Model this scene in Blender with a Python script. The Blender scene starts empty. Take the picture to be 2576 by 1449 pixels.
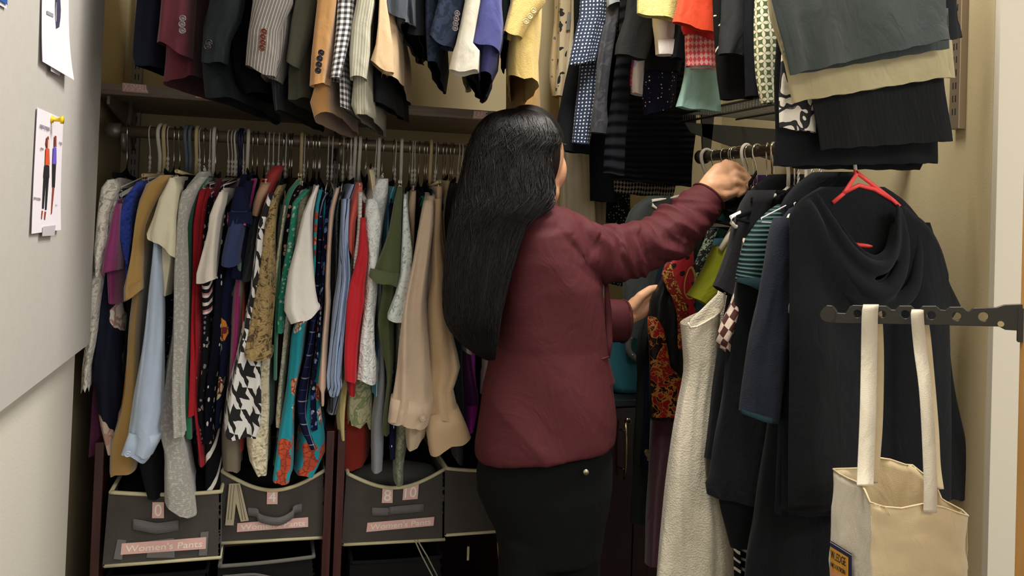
import bpy, math, random
from mathutils import Vector, Matrix, noise as mnoise
rnd = random.Random(7)
PI = math.pi
scene = bpy.context.scene
COL = scene.collection
# ------------------------------------------------------------------ camera
W, H, FPX = 2576.0, 1449.0, 1950.0
YAW, PITCH, ROLL = math.radians(16.9), math.radians(1.0), math.radians(2.0)
PPX, PPY = 1288.0, 492.0
CAM = Vector((0, 0, 1.39))
_F = Vector((math.sin(YAW) * math.cos(PITCH), math.cos(YAW) * math.cos(PITCH), math.sin(PITCH)))
_r = Vector((math.cos(YAW), -math.sin(YAW), 0))
_u = _r.cross(_F)
_R = _r * math.cos(ROLL) + _u * math.sin(ROLL)
_U = -_r * math.sin(ROLL) + _u * math.cos(ROLL)

def ray(px, py):
    return _F * FPX + _R * (px - PPX) - _U * (py - PPY)
def onY(px, py, Y):
    d = ray(px, py); return CAM + d * (Y / d.y)
def onX(px, py, X):
    d = ray(px, py); return CAM + d * (X / d.x)
def onZ(px, py, Z):
    d = ray(px, py); return CAM + d * ((Z - CAM.z) / d.z)
def atD(px, py, D):
    return CAM + ray(px, py) * (D / FPX)

cam_data = bpy.data.cameras.new('camera')
cam_data.sensor_fit = 'HORIZONTAL'; cam_data.sensor_width = 36
cam_data.lens = FPX / W * 36
cam_data.shift_y = -(H / 2 - PPY) / W
cam_data.clip_start = 0.02
cam = bpy.data.objects.new('camera', cam_data)
m = Matrix((( _R.x, _U.x, -_F.x, CAM.x), (_R.y, _U.y, -_F.y, CAM.y), (_R.z, _U.z, -_F.z, CAM.z), (0, 0, 0, 1)))
cam.matrix_world = m
COL.objects.link(cam); scene.camera = cam

# ------------------------------------------------------------------ object helpers
ORG = {}
def mk(name, V, F, mat, parent=None, uv=None, smooth=True):
    V = [Vector(v) for v in V]
    if parent is None:
        n = len(V)
        org = Vector((sum(v.x for v in V) / n, sum(v.y for v in V) / n, min(v.z for v in V)))
    else:
        org = ORG[parent.name]
    me = bpy.data.meshes.new(name)
    me.from_pydata([v - org for v in V], [], F)
    if uv:
        lay = me.uv_layers.new(name='UVMap')
        k = 0
        for fuv in uv:
            for c in fuv:
                lay.data[k].uv = c; k += 1
    if mat: me.materials.append(mat)
    if smooth:
        me.polygons.foreach_set('use_smooth', [True] * len(me.polygons))
    me.update()
    o = bpy.data.objects.new(name, me)
    COL.objects.link(o)
    if parent is None: o.location = org
    else: o.parent = parent
    ORG[o.name] = org
    return o
def empty(name, loc, label=None, cat=None, group=None):
    o = bpy.data.objects.new(name, None); COL.objects.link(o)
    o.location = loc; o.empty_display_size = .05; ORG[o.name] = Vector(loc)
    if label: tag(o, label, cat, group)
    return o
def tag(o, label=None, cat=None, group=None, kind=None):
    if label: o['label'] = label
    if cat: o['category'] = cat
    if group: o['group'] = group
    if kind: o['kind'] = kind
    return o
class MB:
    """collects geometry for ONE mesh"""
    def __init__(s): s.V = []; s.F = []; s.UV = []
    def add(s, V, F, UV=None):
        k = len(s.V); s.V += [Vector(v) for v in V]
        s.F += [tuple(i + k for i in f) for f in F]
        s.UV += UV if UV else [[(0, 0)] * len(f) for f in F]
        return s
    def box(s, p0, p1):
        x0, y0, z0 = p0; x1, y1, z1 = p1
        V = [(x0,y0,z0),(x1,y0,z0),(x1,y1,z0),(x0,y1,z0),(x0,y0,z1),(x1,y0,z1),(x1,y1,z1),(x0,y1,z1)]
        F = [(0,3,2,1),(4,5,6,7),(0,1,5,4),(1,2,6,5),(2,3,7,6),(3,0,4,7)]
        UV = []
        for f in F:
            q = [V[i] for i in f]
            dx = max(abs(q[0][k] - q[2][k]) * (k == 0) for k in range(3)) if 0 else 0
            ax = [k for k in range(3) if len({round(p[k], 6) for p in q}) == 1]
            ax = ax[0] if ax else 0
            o = [k for k in range(3) if k != ax]
            UV.append([(p[o[0]], p[o[1]]) for p in q])
        return s.add(V, F, UV)
    def prism(s, pts, off):
        """pts: planar polygon (3D) extruded by vector off"""
        n = len(pts); P = [Vector(p) for p in pts]; off = Vector(off)
        V = P + [p + off for p in P]
        F = [tuple(range(n))[::-1], tuple(range(n, 2 * n))]
        F += [(i, (i + 1) % n, n + (i + 1) % n, n + i) for i in range(n)]
        return s.add(V, F)
    def tube(s, pts, r, seg=8, flat=1.0, up=None, cap=True):
        pts = [Vector(p) for p in pts]; n = len(pts)
        rs = r if isinstance(r, (list, tuple)) else [r] * n
        V = []; prev = up.copy() if up else None
        for i, p in enumerate(pts):
            t = (pts[min(i + 1, n - 1)] - pts[max(i - 1, 0)])
            t = t.normalized() if t.length > 1e-9 else Vector((0, 0, 1))
            if prev is None: prev = Vector((0, 0, 1)) if abs(t.z) < .9 else Vector((1, 0, 0))
            a = (prev - t * prev.dot(t))
            a = a.normalized() if a.length > 1e-6 else t.orthogonal().normalized()
            b = t.cross(a); prev = a
            for k in range(seg):
                q = 2 * PI * k / seg
                V.append(p + a * math.cos(q) * rs[i] + b * math.sin(q) * rs[i] * flat)
        F = []; UV = []
        L = 0
        for i in range(n - 1):
            d = (pts[i + 1] - pts[i]).length
            for k in range(seg):
                F.append((i*seg+k, i*seg+(k+1)%seg, (i+1)*seg+(k+1)%seg, (i+1)*seg+k))
                w = 2 * PI * rs[i] / seg
                UV.append([(k*w, L), ((k+1)*w, L), ((k+1)*w, L+d), (k*w, L+d)])
            L += d
        if cap:
            F.append(tuple(range(seg))[::-1]); F.append(tuple(range((n-1)*seg, n*seg)))
            UV.append([(0, 0)] * seg); UV.append([(0, 0)] * seg)
        return s.add(V, F, UV)
    def blob(s, pts, rs, seg=16, fl=None, up=None):
        """closed rounded tube (capsule chain) with hemispherical ends"""
        pts = [Vector(p) for p in pts]; rs = list(rs)
        d0 = (pts[0] - pts[1]).normalized(); d1 = (pts[-1] - pts[-2]).normalized()
        P = []; R = []
        for q in (80, 60, 40, 20):
            P.append(pts[0] + d0 * rs[0] * math.sin(math.radians(q))); R.append(rs[0] * math.cos(math.radians(q)))
        # densify
        for i in range(len(pts)):
            P.append(pts[i]); R.append(rs[i])
        for q in (20, 40, 60, 80):
            P.append(pts[-1] + d1 * rs[-1] * math.sin(math.radians(q))); R.append(rs[-1] * math.cos(math.radians(q)))
        return s.tube(P, R, seg, flat=fl or 1.0, up=up)
    def ell(s, c, rx, ry, rz, rot=None, nu=20, nv=14):
        V = []; F = []
        c = Vector(c); M = rot or Matrix.Identity(3)
        V.append(c + M @ Vector((0, 0, rz)))
        for i in range(1, nv):
            th = PI * i / nv
            for k in range(nu):
                ph = 2 * PI * k / nu
                V.append(c + M @ Vector((rx*math.sin(th)*math.cos(ph), ry*math.sin(th)*math.sin(ph), rz*math.cos(th))))
        V.append(c + M @ Vector((0, 0, -rz)))
        for k in range(nu):
            F.append((0, 1 + k, 1 + (k + 1) % nu))
            F.append((len(V) - 1, 1 + (nv-2)*nu + (k + 1) % nu, 1 + (nv-2)*nu + k))
        for i in range(nv - 2):
            for k in range(nu):
                a = 1 + i*nu + k; b = 1 + i*nu + (k+1) % nu
                F.append((a, a + nu, b + nu, b))
        return s.add(V, F)
    def rings(s, rings, cap0=False, cap1=False):
        n = len(rings[0]); V = []; F = []; UV = []
        for r in rings: V += r
        L = 0
        for i in range(len(rings) - 1):
            d = (rings[i+1][0] - rings[i][0]).length
            for k in range(n):
                F.append((i*n+k, i*n+(k+1)%n, (i+1)*n+(k+1)%n, (i+1)*n+k))
                UV.append([(k/n, L), ((k+1)/n, L), ((k+1)/n, L+d), (k/n, L+d)])
            L += d
        if cap0: F.append(tuple(range(n))[::-1]); UV.append([(0, 0)] * n)
        if cap1: F.append(tuple(range((len(rings)-1)*n, len(rings)*n))); UV.append([(0, 0)] * n)
        return s.add(V, F, UV)
    def disc(s, c, nrm, r, th, seg=20):
        nrm = Vector(nrm).normalized()
        a = nrm.orthogonal().normalized(); b = nrm.cross(a)
        pts = [Vector(c) + a*math.cos(2*PI*k/seg)*r + b*math.sin(2*PI*k/seg)*r for k in range(seg)]
        return s.prism(pts, nrm * th)
    def build(s, name, mat, parent=None, smooth=True):
        return mk(name, s.V, s.F, mat, parent, s.UV, smooth)
def bevel(o, w=.003, seg=2):
    md = o.modifiers.new('bevel', 'BEVEL'); md.width = w; md.segments = seg; md.limit_method = 'ANGLE'
    return o
def flatshade(o):
    o.data.polygons.foreach_set('use_smooth', [False] * len(o.data.polygons)); return o

def catmull(P, n):
    """resample list of tuples/vectors with catmull-rom, n samples per segment"""
    out = []
    for i in range(len(P) - 1):
        p0 = P[max(i-1, 0)]; p1 = P[i]; p2 = P[i+1]; p3 = P[min(i+2, len(P)-1)]
        m_ = n if isinstance(n, int) else n[i]
        for k in range(m_):
            t = k / m_; t2 = t*t; t3 = t2*t
            out.append(0.5 * ((2*p1) + (p2 - p0)*t + (2*p0 - 5*p1 + 4*p2 - p3)*t2 + (3*p1 - p0 - 3*p2 + p3)*t3))
    out.append(P[-1]); return out

def R4(r):
    return r if len(r) == 4 else (r[1], r[0], r[2], r[0])

def sheet(rows, Y, a=(0, 1, 0), D=.05, rise=0.0, fade=.13, nu=44, fold=.006, lam=.035, push=.008, ex=.5,
          cap=True, step=.022, jag=0.0, pinch=None, seed=None, top_open=False, shift=0.0, taper=0.0, hemw=.004, neckcut=.5):
    """a hanging cloth tube. rows: (y, xl, xr) or (xl, yl, xr, yr) picture coordinates read on the plane Y (near side);
    a: horizontal unit vector the tube runs back along, D: how far."""
    rg = random.Random(seed if seed is not None else rnd.random())
    a = Vector(a).normalized()
    L = []; Rr = []
    for r in rows:
        xl, yl, xr, yr = R4(r)
        L.append(onY(xl, yl, Y)); Rr.append(onY(xr, yr, Y))
    n = [max(1, int(((L[i+1]-L[i]).length + (Rr[i+1]-Rr[i]).length) / 2 / step)) for i in range(len(L)-1)]
    LL = catmull(L, n); RR = catmull(Rr, n)
    ph1, ph2, ph3, ph4 = [rg.uniform(0, 6.28) for _ in range(4)]
    k1 = rg.uniform(.8, 1.3)
    nn = Vector((a.y, -a.x, 0))
    ztop = (LL[0].z + RR[0].z) / 2; zbot = (LL[-1].z + RR[-1].z) / 2
    V = []; rl = []
    wmax = max((RR[i]-LL[i]).length for i in range(len(LL)))
    if wmax > .12: nu = int(nu * 1.8)
    for i in range(len(LL)):
        M = (LL[i] + RR[i]) / 2; Hf = (RR[i] - LL[i]) / 2
        w = Hf.length
        dz = ztop - M.z; g = min(1, max(0, dz / .18)); g = g*g*(3-2*g)
        f = max(0, 1 - dz / fade); f = f*f*(3-2*f) if rise else 0
        q = dz / max(1e-6, ztop - zbot)
        ring = []
        for j in range(nu):
            ph = PI + 2 * PI * j / nu
            c = math.cos(ph); s_ = math.sin(ph)
            cx = math.copysign(abs(c)**ex, c); sx = math.copysign(abs(s_)**ex, s_)
            s = (1 - cx) / 2; t = sx
            p = M + Hf * (t * (1 - taper * s)) + a * (s * D)
            if rise: p.z += rise * f * min(neckcut, 1 - abs(2*s - 1))
            x = t * w
            am = .35 + 1.3 * abs(mnoise.noise(Vector((x*9 + ph1*5, ph2, dz*1.5))))
            fo = am * (math.sin(2*PI*x/(lam*k1) + ph1 + 2.2*mnoise.noise(Vector((x*11, ph3*4, dz*3)))*2) + .4*math.sin(2*PI*x/(lam*.47) + ph3 + dz*4))
            fo += 1.1 * mnoise.noise(Vector((x/lam*.9 + ph4*3, dz*2.2, ph1)))
            p -= a * (push * g * fo * (1 - s) )
            sm = min(1, s / .35)
            p += nn * (fold * g * sm * (math.sin(2*PI*s*D/.13 + ph2) + .5*math.sin(2*PI*s*D/.08 + ph4 + dz*6)))
            # soft irregularity
            nz = mnoise.noise(Vector((x*14 + ph1*3, s*3 + ph3*2, dz*7)))
            p += nn * nz * .004 * g - a * nz * .006 * g * (1-s)
            if jag and i == len(LL) - 1: p.z += rg.uniform(-jag, jag)
            elif q > .93: p.z += hemw * math.sin(2*PI*x/.06 + ph4)
            ring.append(p)
        V.append(ring)
    nr = len(V)
    us = []
    for ring in V:
        u = [0]
        for j in range(nu): u.append(u[-1] + (ring[(j+1) % nu] - ring[j]).length)
        tot = u[-1]; us.append([x - tot/2 for x in u])
    F = []; UV = []
    vs = [0]
    for i in range(1, nr): vs.append(vs[-1] - ((LL[i]-LL[i-1]).length + (RR[i]-RR[i-1]).length)/2)
    for i in range(nr - 1):
        for j in range(nu):
            j2 = (j+1) % nu
            F.append((i*nu+j, (i+1)*nu+j, (i+1)*nu+j2, i*nu+j2))
            UV.append([(us[i][j], vs[i]), (us[i+1][j], vs[i+1]), (us[i+1][j+1], vs[i+1]), (us[i][j+1], vs[i])])
    VV = [p for r in V for p in r]
    if cap and not top_open:
        h = nu // 2
        for j in range(h - 1):
            # zip the top ring closed: left side j with right side nu-1-j
            a0, a1, b0, b1 = j, j+1, (nu - j) % nu, nu - 1 - j
            if j == 0: F.append((0, 1, nu-1)); UV.append([(us[0][0], 0), (us[0][1], 0), (us[0][nu-1], 0)])
            else:
                F.append((j, j+1, nu-1-j, nu-j)); UV.append([(us[0][j], 0), (us[0][j+1], 0), (us[0][nu-1-j], 0), (us[0][nu-j], 0)])
        F.append((h-1, h, h+1)); UV.append([(us[0][h-1], 0), (us[0][h], 0), (us[0][h+1], 0)])
    return VV, F, UV

# ------------------------------------------------------------------ materials
def lin(h):
    if isinstance(h, (tuple, list)): return tuple(h[:3]) + (1,)
    h = h.lstrip('#'); c = [int(h[i:i+2], 16)/255 for i in (0, 2, 4)]
    return tuple((x/12.92 if x <= .04045 else ((x+.055)/1.055)**2.4) for x in c) + (1,)
MATS = {}
class NB:
    def __init__(s, name):
        s.m = bpy.data.materials.new(name); s.m.use_nodes = True
        s.t = s.m.node_tree; s.t.nodes.clear()
        s.out = s.n('ShaderNodeOutputMaterial'); s.b = s.n('ShaderNodeBsdfPrincipled')
        s.t.links.new(s.b.outputs[0], s.out.inputs[0])
    def n(s, ty, **kw):
        x = s.t.nodes.new(ty)
        for k, v in kw.items(): setattr(x, k, v)
        return x
    def put(s, sock, v):
        if isinstance(v, bpy.types.NodeSocket): s.t.links.new(v, sock)
        else: sock.default_value = v
    def M(s, op, a, b=0.0, c=0.0):
        x = s.n('ShaderNodeMath', operation=op)
        s.put(x.inputs[0], a); s.put(x.inputs[1], b)
        if op in ('MULTIPLY_ADD', 'WRAP', 'COMPARE', 'SMOOTH_MIN'): s.put(x.inputs[2], c)
        return x.outputs[0]
    def mix(s, f, a, b):
        x = s.n('ShaderNodeMix', data_type='RGBA')
        s.put(x.inputs[0], f); s.put(x.inputs[6], lin(a) if isinstance(a, str) else a); s.put(x.inputs[7], lin(b) if isinstance(b, str) else b)
        return x.outputs[2]
    def uv(s, sx=1, sy=1, rot=0, ob=False):
        tc = s.n('ShaderNodeTexCoord'); mp = s.n('ShaderNodeMapping')
        s.t.links.new(tc.outputs['Object' if ob else 'UV'], mp.inputs[0])
        mp.inputs[3].default_value = (sx, sy, sx if ob else 1); mp.inputs[2].default_value = (0, 0, rot)
        return mp.outputs[0]
    def noise(s, vec, sc, det=2, dist=0, col=False, rough=.5):
        x = s.n('ShaderNodeTexNoise'); s.put(x.inputs['Vector'], vec)
        x.inputs['Scale'].default_value = sc; x.inputs['Detail'].default_value = det
        x.inputs['Distortion'].default_value = dist; x.inputs['Roughness'].default_value = rough
        return x.outputs[1 if col else 0]
    def vor(s, vec, sc, feat='F1', rand=1.0, out='Distance'):
        x = s.n('ShaderNodeTexVoronoi', feature=feat); s.put(x.inputs['Vector'], vec)
        x.inputs['Scale'].default_value = sc; x.inputs['Randomness'].default_value = rand
        return x.outputs[out]
    def warp(s, vec, sc, amt):
        nz = s.noise(vec, sc, 1, col=True)
        v = s.n('ShaderNodeVectorMath', operation='MULTIPLY_ADD')
        s.put(v.inputs[0], nz); v.inputs[1].default_value = (amt, amt, 0); s.put(v.inputs[2], vec)
        return v.outputs[0]
    def sep(s, vec):
        x = s.n('ShaderNodeSeparateXYZ'); s.put(x.inputs[0], vec); return x.outputs
    def less(s, a, b): return s.M('LESS_THAN', a, b)
    def gt(s, a, b): return s.M('GREATER_THAN', a, b)
    def band(s, x, lo, hi):
        return s.M('MULTIPLY', s.gt(x, lo), s.less(x, hi))
    def ramp(s, f, stops, const=True):
        x = s.n('ShaderNodeValToRGB'); cr = x.color_ramp
        cr.interpolation = 'CONSTANT' if const else 'LINEAR'
        while len(cr.elements) < len(stops): cr.elements.new(.5)
        for e, (p, c) in zip(cr.elements, stops): e.position = p; e.color = lin(c)
        s.put(x.inputs[0], f); return x.outputs[0]

def fabric(name, base, pat=None, rough=.85, sheen=.1, weave=900, wb=.12, spec=.25, var=.10, metallic=0, bumpfn=None, sheent='#ffffff'):
    if name in MATS: return MATS[name]
    b = NB(name); uv = b.uv()
    col = lin(base)
    if pat: col = pat(b, uv, col)
    nz = b.noise(uv, 22, 3)
    f = b.M('MULTIPLY_ADD', nz, var * 2, 1 - var)
    hs = b.n('ShaderNodeHueSaturation'); b.put(hs.inputs['Color'], col); b.put(hs.inputs['Value'], f)
    b.put(b.b.inputs['Base Color'], hs.outputs[0])
    b.b.inputs['Roughness'].default_value = rough
    lum = sum(lin(base)[:3]) / 3
    dk_ = lum < .03
    b.b.inputs['Specular IOR Level'].default_value = spec * (.3 if dk_ and rough > .5 else 1)
    b.b.inputs['Sheen Weight'].default_value = sheen * (.15 if dk_ else 1); b.b.inputs['Sheen Roughness'].default_value = .6
    b.b.inputs['Sheen Tint'].default_value = lin(sheent)
    b.b.inputs['Metallic'].default_value = metallic
    h = b.noise(uv, weave, 2)
    wr = b.noise(b.uv(1, .45), 26, 3, 1.2)
    hh = b.M('ADD', b.M('MULTIPLY', h, wb), b.M('MULTIPLY', wr, 1.5))
    if bumpfn: hh = b.M('ADD', hh, bumpfn(b, uv))
    bp = b.n('ShaderNodeBump'); bp.inputs['Strength'].default_value = .55; bp.inputs['Distance'].default_value = .004
    b.put(bp.inputs['Height'], hh); b.put(b.b.inputs['Normal'], bp.outputs[0])
    MATS[name] = b.m; return b.m

def plain(name, base, rough=.6, metallic=0, spec=.4, bump=0, bsc=300, coat=0, ob=True, var=0, vsc=8):
    if name in MATS: return MATS[name]
    b = NB(name); col = lin(base)
    v = b.uv(ob=ob)
    if var:
        nz = b.noise(v, vsc, 4)
        hs = b.n('ShaderNodeHueSaturation'); b.put(hs.inputs['Color'], col)
        b.put(hs.inputs['Value'], b.M('MULTIPLY_ADD', nz, var*2, 1-var)); col = hs.outputs[0]
    b.put(b.b.inputs['Base Color'], col)
    b.b.inputs['Roughness'].default_value = rough; b.b.inputs['Metallic'].default_value = metallic
    b.b.inputs['Specular IOR Level'].default_value = spec; b.b.inputs['Coat Weight'].default_value = coat
    if bump:
        bp = b.n('ShaderNodeBump'); bp.inputs['Strength'].default_value = bump; bp.inputs['Distance'].default_value = .002
        b.put(bp.inputs['Height'], b.noise(v, bsc, 3)); b.put(b.b.inputs['Normal'], bp.outputs[0])
    MATS[name] = b.m; return b.m

# pattern generators: return a function (b, uv, basecolor) -> colour socket
def p_dots(fg, sc=60, r=.22, rand=.35, stretch=1.0, base2=None):
    def f(b, uv, col):
        v = b.uv(sc, sc/stretch)
        d = b.vor(v, 1, rand=rand)
        return b.mix(b.less(d, r), col, fg)
    return f
def p_floral(cols, sc=16, r=.42, leaf=None, lsc=26, lr=.25, warp=.35, dens=1.0, line=None):
    def f(b, uv, col):
        v = b.uv(sc, sc); vw = b.warp(v, 2.2, warp)
        x = b.n('ShaderNodeTexVoronoi'); b.put(x.inputs['Vector'], vw); x.inputs['Scale'].default_value = 1
        d = x.outputs['Distance']; cc = b.sep(x.outputs['Color'])
        out = col
        if leaf:
            v2 = b.warp(b.uv(lsc, lsc*.6, .6), 2.5, .5)
            out = b.mix(b.less(b.vor(v2, 1), lr), out, leaf)
        n = len(cols)
        pc = b.ramp(cc[0], [(i/n, c) for i, c in enumerate(cols)])
        # petals: finer cell edges darken inside the bloom
        e = b.vor(b.warp(b.uv(sc*3.1, sc*3.1), 2, .6), 1, 'DISTANCE_TO_EDGE')
        pc2 = b.mix(b.less(e, .07), pc, line if line else b.mix(.55, pc, col))
        mask = b.M('MULTIPLY', b.less(d, r), b.less(cc[1], dens))
        return b.mix(mask, out, pc2)
    return f
def p_stripe(fg, freq=60, duty=.3, ax=0, warp=0.0, fg2=None, freq2=None, duty2=.1, rot=0):
    def f(b, uv, col):
        v = b.uv(1, 1, rot)
        if warp: v = b.warp(v, 18, warp)
        x = b.M('FRACT', b.M('MULTIPLY', b.sep(v)[ax], freq))
        out = b.mix(b.less(x, duty), col, fg)
        if fg2:
            x2 = b.M('FRACT', b.M('MULTIPLY_ADD', b.sep(v)[ax], freq2 or freq, .37))
            out = b.mix(b.less(x2, duty2), out, fg2)
        return out
    return f
def p_plaid(fg, freq=16, duty=.12, fg2=None, soft=.5):
    def f(b, uv, col):
        s = b.sep(b.uv(1, 1, .08)); out = col
        for ax in (0, 1):
            x = b.M('FRACT', b.M('MULTIPLY', s[ax], freq))
            out = b.mix(b.M('MULTIPLY', b.less(x, duty), soft), out, fg)
            if fg2:
                x2 = b.M('FRACT', b.M('MULTIPLY_ADD', s[ax], freq, .5))
                out = b.mix(b.M('MULTIPLY', b.less(x2, duty*.6), soft), out, fg2)
        return out
    return f
def p_gingham(fg, mid, freq=70):
    def f(b, uv, col):
        s = b.sep(b.uv(1, 1, 0))
        a = b.less(b.M('FRACT', b.M('MULTIPLY', s[0], freq)), .5); c = b.less(b.M('FRACT', b.M('MULTIPLY', s[1], freq)), .5)
        q = b.M('ADD', a, c)
        return b.ramp(b.M('MULTIPLY', q, .5), [(0, '#e6e4df'), (.25, mid), (.75, fg)])
    return f
def p_hound(fg, sc=28, warp=.15):
    def f(b, uv, col):
        v = b.warp(b.uv(sc, sc, .25), 1.3, warp)
        s = b.sep(v)
        def par(x): return b.M('FRACT', b.M('MULTIPLY', b.M('FLOOR', x), .5))
        px, py = par(s[0]), par(s[1])   # 0 or .5
        eq = b.less(b.M('ABSOLUTE', b.M('SUBTRACT', px, py)), .25)
        dg = b.less(b.M('FRACT', b.M('MULTIPLY', b.M('ADD', s[0], s[1]), 1.0)), .5)
        blk = b.M('ADD', b.M('MULTIPLY', eq, b.less(px, .25)), b.M('MULTIPLY', b.M('SUBTRACT', 1, eq), dg))
        return b.mix(blk, col, fg)
    return f
def p_scroll(fg, sc=14, w=.035, fg2=None, lo2=.62, dist=.8, stretch=1.0):
    def f(b, uv, col):
        v = b.uv(1, stretch)
        nz = b.noise(v, sc, 2, dist)
        d = b.M('ABSOLUTE', b.M('SUBTRACT', nz, .5))
        d2 = b.M('ABSOLUTE', b.M('SUBTRACT', b.noise(v, sc*1.7, 1, dist), .47))
        out = col
        if fg2: out = b.mix(b.gt(nz, lo2), out, fg2)
        m = b.M('MAXIMUM', b.less(d, w), b.less(d2, w*.7))
        return b.mix(m, out, fg)
    return f
def p_blot(fg, sc=30, th=.55, dist=.6, fg2=None, th2=.62):
    def f(b, uv, col):
        nz = b.noise(b.uv(), sc, 2, dist)
        out = b.mix(b.gt(nz, th), col, fg)
        if fg2: out = b.mix(b.gt(b.noise(b.uv(1, 1, 1.), sc*.8, 2, dist), th2), out, fg2)
        return out
    return f
def p_petal(fg, sc=40):
    def f(b, uv, col):
        s = b.sep(b.uv(sc, sc, .0))
        x = b.M('SUBTRACT', b.M('FRACT', s[0]), .5); y = b.M('SUBTRACT', b.M('FRACT', s[1]), .5)
        ax, ay = b.M('ABSOLUTE', x), b.M('ABSOLUTE', y)
        m1 = b.less(b.M('SUBTRACT', .5, ay), b.M('MULTIPLY', b.M('SUBTRACT', .23, b.M('MULTIPLY', x, x)), .95))
        m2 = b.less(b.M('SUBTRACT', .5, ax), b.M('MULTIPLY', b.M('SUBTRACT', .23, b.M('MULTIPLY', y, y)), .95))
        return b.mix(b.M('MAXIMUM', m1, m2), col, fg)
    return f
def p_weave(fg, sc=90, rot=.78):
    def f(b, uv, col):
        ck = b.n('ShaderNodeTexChecker'); b.put(ck.inputs[0], b.uv(sc, sc*.7, rot)); ck.inputs['Scale'].default_value = 1
        nz = b.noise(b.uv(), 120, 1)
        return b.mix(b.M('MULTIPLY', ck.outputs[1], b.M('MULTIPLY_ADD', nz, .8, .5)), col, fg)
    return f
def b_rib(freq=220, ax=0, amt=.8):
    def f(b, uv):
        s = b.sep(b.uv())
        return b.M('MULTIPLY', b.M('SINE', b.M('MULTIPLY', s[ax], freq*2*PI)), amt)
    return f
def b_relief(sc=40, amt=2.0, dist=.8):
    def f(b, uv):
        nz = b.noise(b.uv(), sc, 2, dist)
        return b.M('MULTIPLY', b.M('ABSOLUTE', b.M('SUBTRACT', nz, .5)), -amt * 6)
    return f
# ------------------------------------------------------------------ room
WALLM = plain('wall_paint', '#c3b38c', .75, bump=.25, bsc=220)
CREAM = plain('cream_wall_paint', '#d6d1c4', .7, bump=.2, bsc=220)
JAMB = plain('jamb_paint', '#cdc5b2', .65, bump=.1)
CEILM = plain('ceiling_paint', '#e8e6e0', .9)
FLOORM = plain('carpet', '#3a3633', .95, bump=.5, bsc=600, var=.2, vsc=200)
def struct(name, mb, mat, smooth=False):
    o = mb.build(name, mat, None, smooth); tag(o, kind='structure'); return o
LX, RX, BY = -.36, 1.40, 2.25
struct("floor", MB().box((-1.6, -2.6, -.06), (3.2, 2.4, 0)), FLOORM)
struct('ceiling', MB().box((-1.6, -2.6, 2.72), (3.2, 2.4, 2.8)), CEILM)
struct('wall_back', MB().box((-.6, BY, 0), (1.6, BY + .1, 2.72)), WALLM)
struct('wall_left', MB().box((LX - .1, -2.5, 0), (LX, 1.68, 2.72)), CREAM)
struct('wall_closet_left', MB().box((LX - .14, 1.68, 0), (LX - .035, BY, 2.72)), WALLM)
struct('wall_right', MB().box((RX, 1.235, 0), (RX + .1, BY, 2.72)), WALLM)
struct('wall_return', MB().box((RX + .001, 1.222, 0), (3.1, 1.2345, 2.72)), JAMB)
struct('baseboard_left', MB().box((LX, -2.5, 0), (LX + .015, 1.68, .1)), plain('baseboard', '#6f6a62', .5))

# grey fabric pinboard on the left wall
BX = -.335
pbm = plain('board_felt', '#b9b5af', .95, spec=.1, bump=.12, bsc=500, var=.05, vsc=60)
zb = onX(228, 862, BX).z
yend = onX(247, 500, BX).y
mbx = MB()
pts = []
for k in range(7):   # rounded far edge
    q = k / 6 * PI / 2
    pts.append((LX + (.025) * math.cos(q) if 0 else BX - .02 + .02 * math.cos(q), yend - .02 + .02 * math.sin(q), zb))
prof = [(LX + .001, -1.2, zb), (BX, -1.2, zb)] + pts + [(LX + .001, yend, zb)]
mbx.prism(prof, (0, 0, 2.6 - zb))
board = mbx.build('pinboard', pbm, None, False)
tag(board, 'tall grey felt pinboard covering the upper left wall', 'pinboard')

# papers pinned on the board -------------------------------------------------
PAPER = plain('paper', '#e6dfe6', .8, spec=.2)
def paper_mesh(c4, X, name, mat, parent=None, curl=.0, th=.0006, n=8):
    P = [onX(x, y, X) for x, y in c4]   # tl tr br bl
    V = []; F = []
    for i in range(n + 1):
        for j in range(n + 1):
            u, v = j / n, i / n
            p = P[0]*(1-u)*(1-v) + P[1]*u*(1-v) + P[2]*u*v + P[3]*(1-u)*v
            p = p + Vector((.0015 + curl * (v**3) * (.3 + .7*u), 0, 0)); V.append(p)
    N = len(V); V += [p - Vector((th, 0, 0)) for p in V]
    for i in range(n):
        for j in range(n):
            a = i*(n+1)+j; F.append((a, a+n+1, a+n+2, a+1)); F.append((N+a, N+a+1, N+a+n+2, N+a+n+1))
    return mk(name, V, F, mat, parent)
def ink(pts, X, mat, name, parent, dx=.003):
    P = [onX(x, y, X) + Vector((dx, 0, 0)) for x, y in pts]
    return MB().prism(P, (.0004, 0, 0)).build(name, mat, parent, False)
BLK = plain('ink_black', '#1c1b20', .7); GREYT = plain('ink_grey', '#9a96a0', .8)
ORG_I = plain('ink_orange', '#d4542c', .7); PURP = plain('ink_violet', '#6a55c8', .7); BRN = plain('ink_brown', '#8a3a28', .7)
TAPE = plain('clear_tape', '#cfc9cf', .25, spec=.5); SKINI = plain('ink_skin', '#b98a72', .7); NAVYI = plain('ink_slate', '#403c58', .7)
PX = BX + .001
p1 = empty('poster', onX(130, 60, PX), 'white paper outfit poster high on the grey board, one slim dark figure', 'poster')
paper_mesh([(106, -120), (173, -92), (163, 200), (97, 154)], PX, 'sheet', PAPER, p1, .012)
def strip(pp, x, y, w, h, mat, par, nm='caption', sl=.5):
    return ink([(x, y), (x+w, y+w*sl), (x+w, y+h+w*sl), (x, y+h)], PX, mat, nm, par)
ink([(137, -60), (143, -55), (147, 25), (146, 45), (140, 90), (137, 145), (134, 145), (134, 60), (134, 20)], PX, NAVYI, 'printed_figure', p1)
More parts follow.
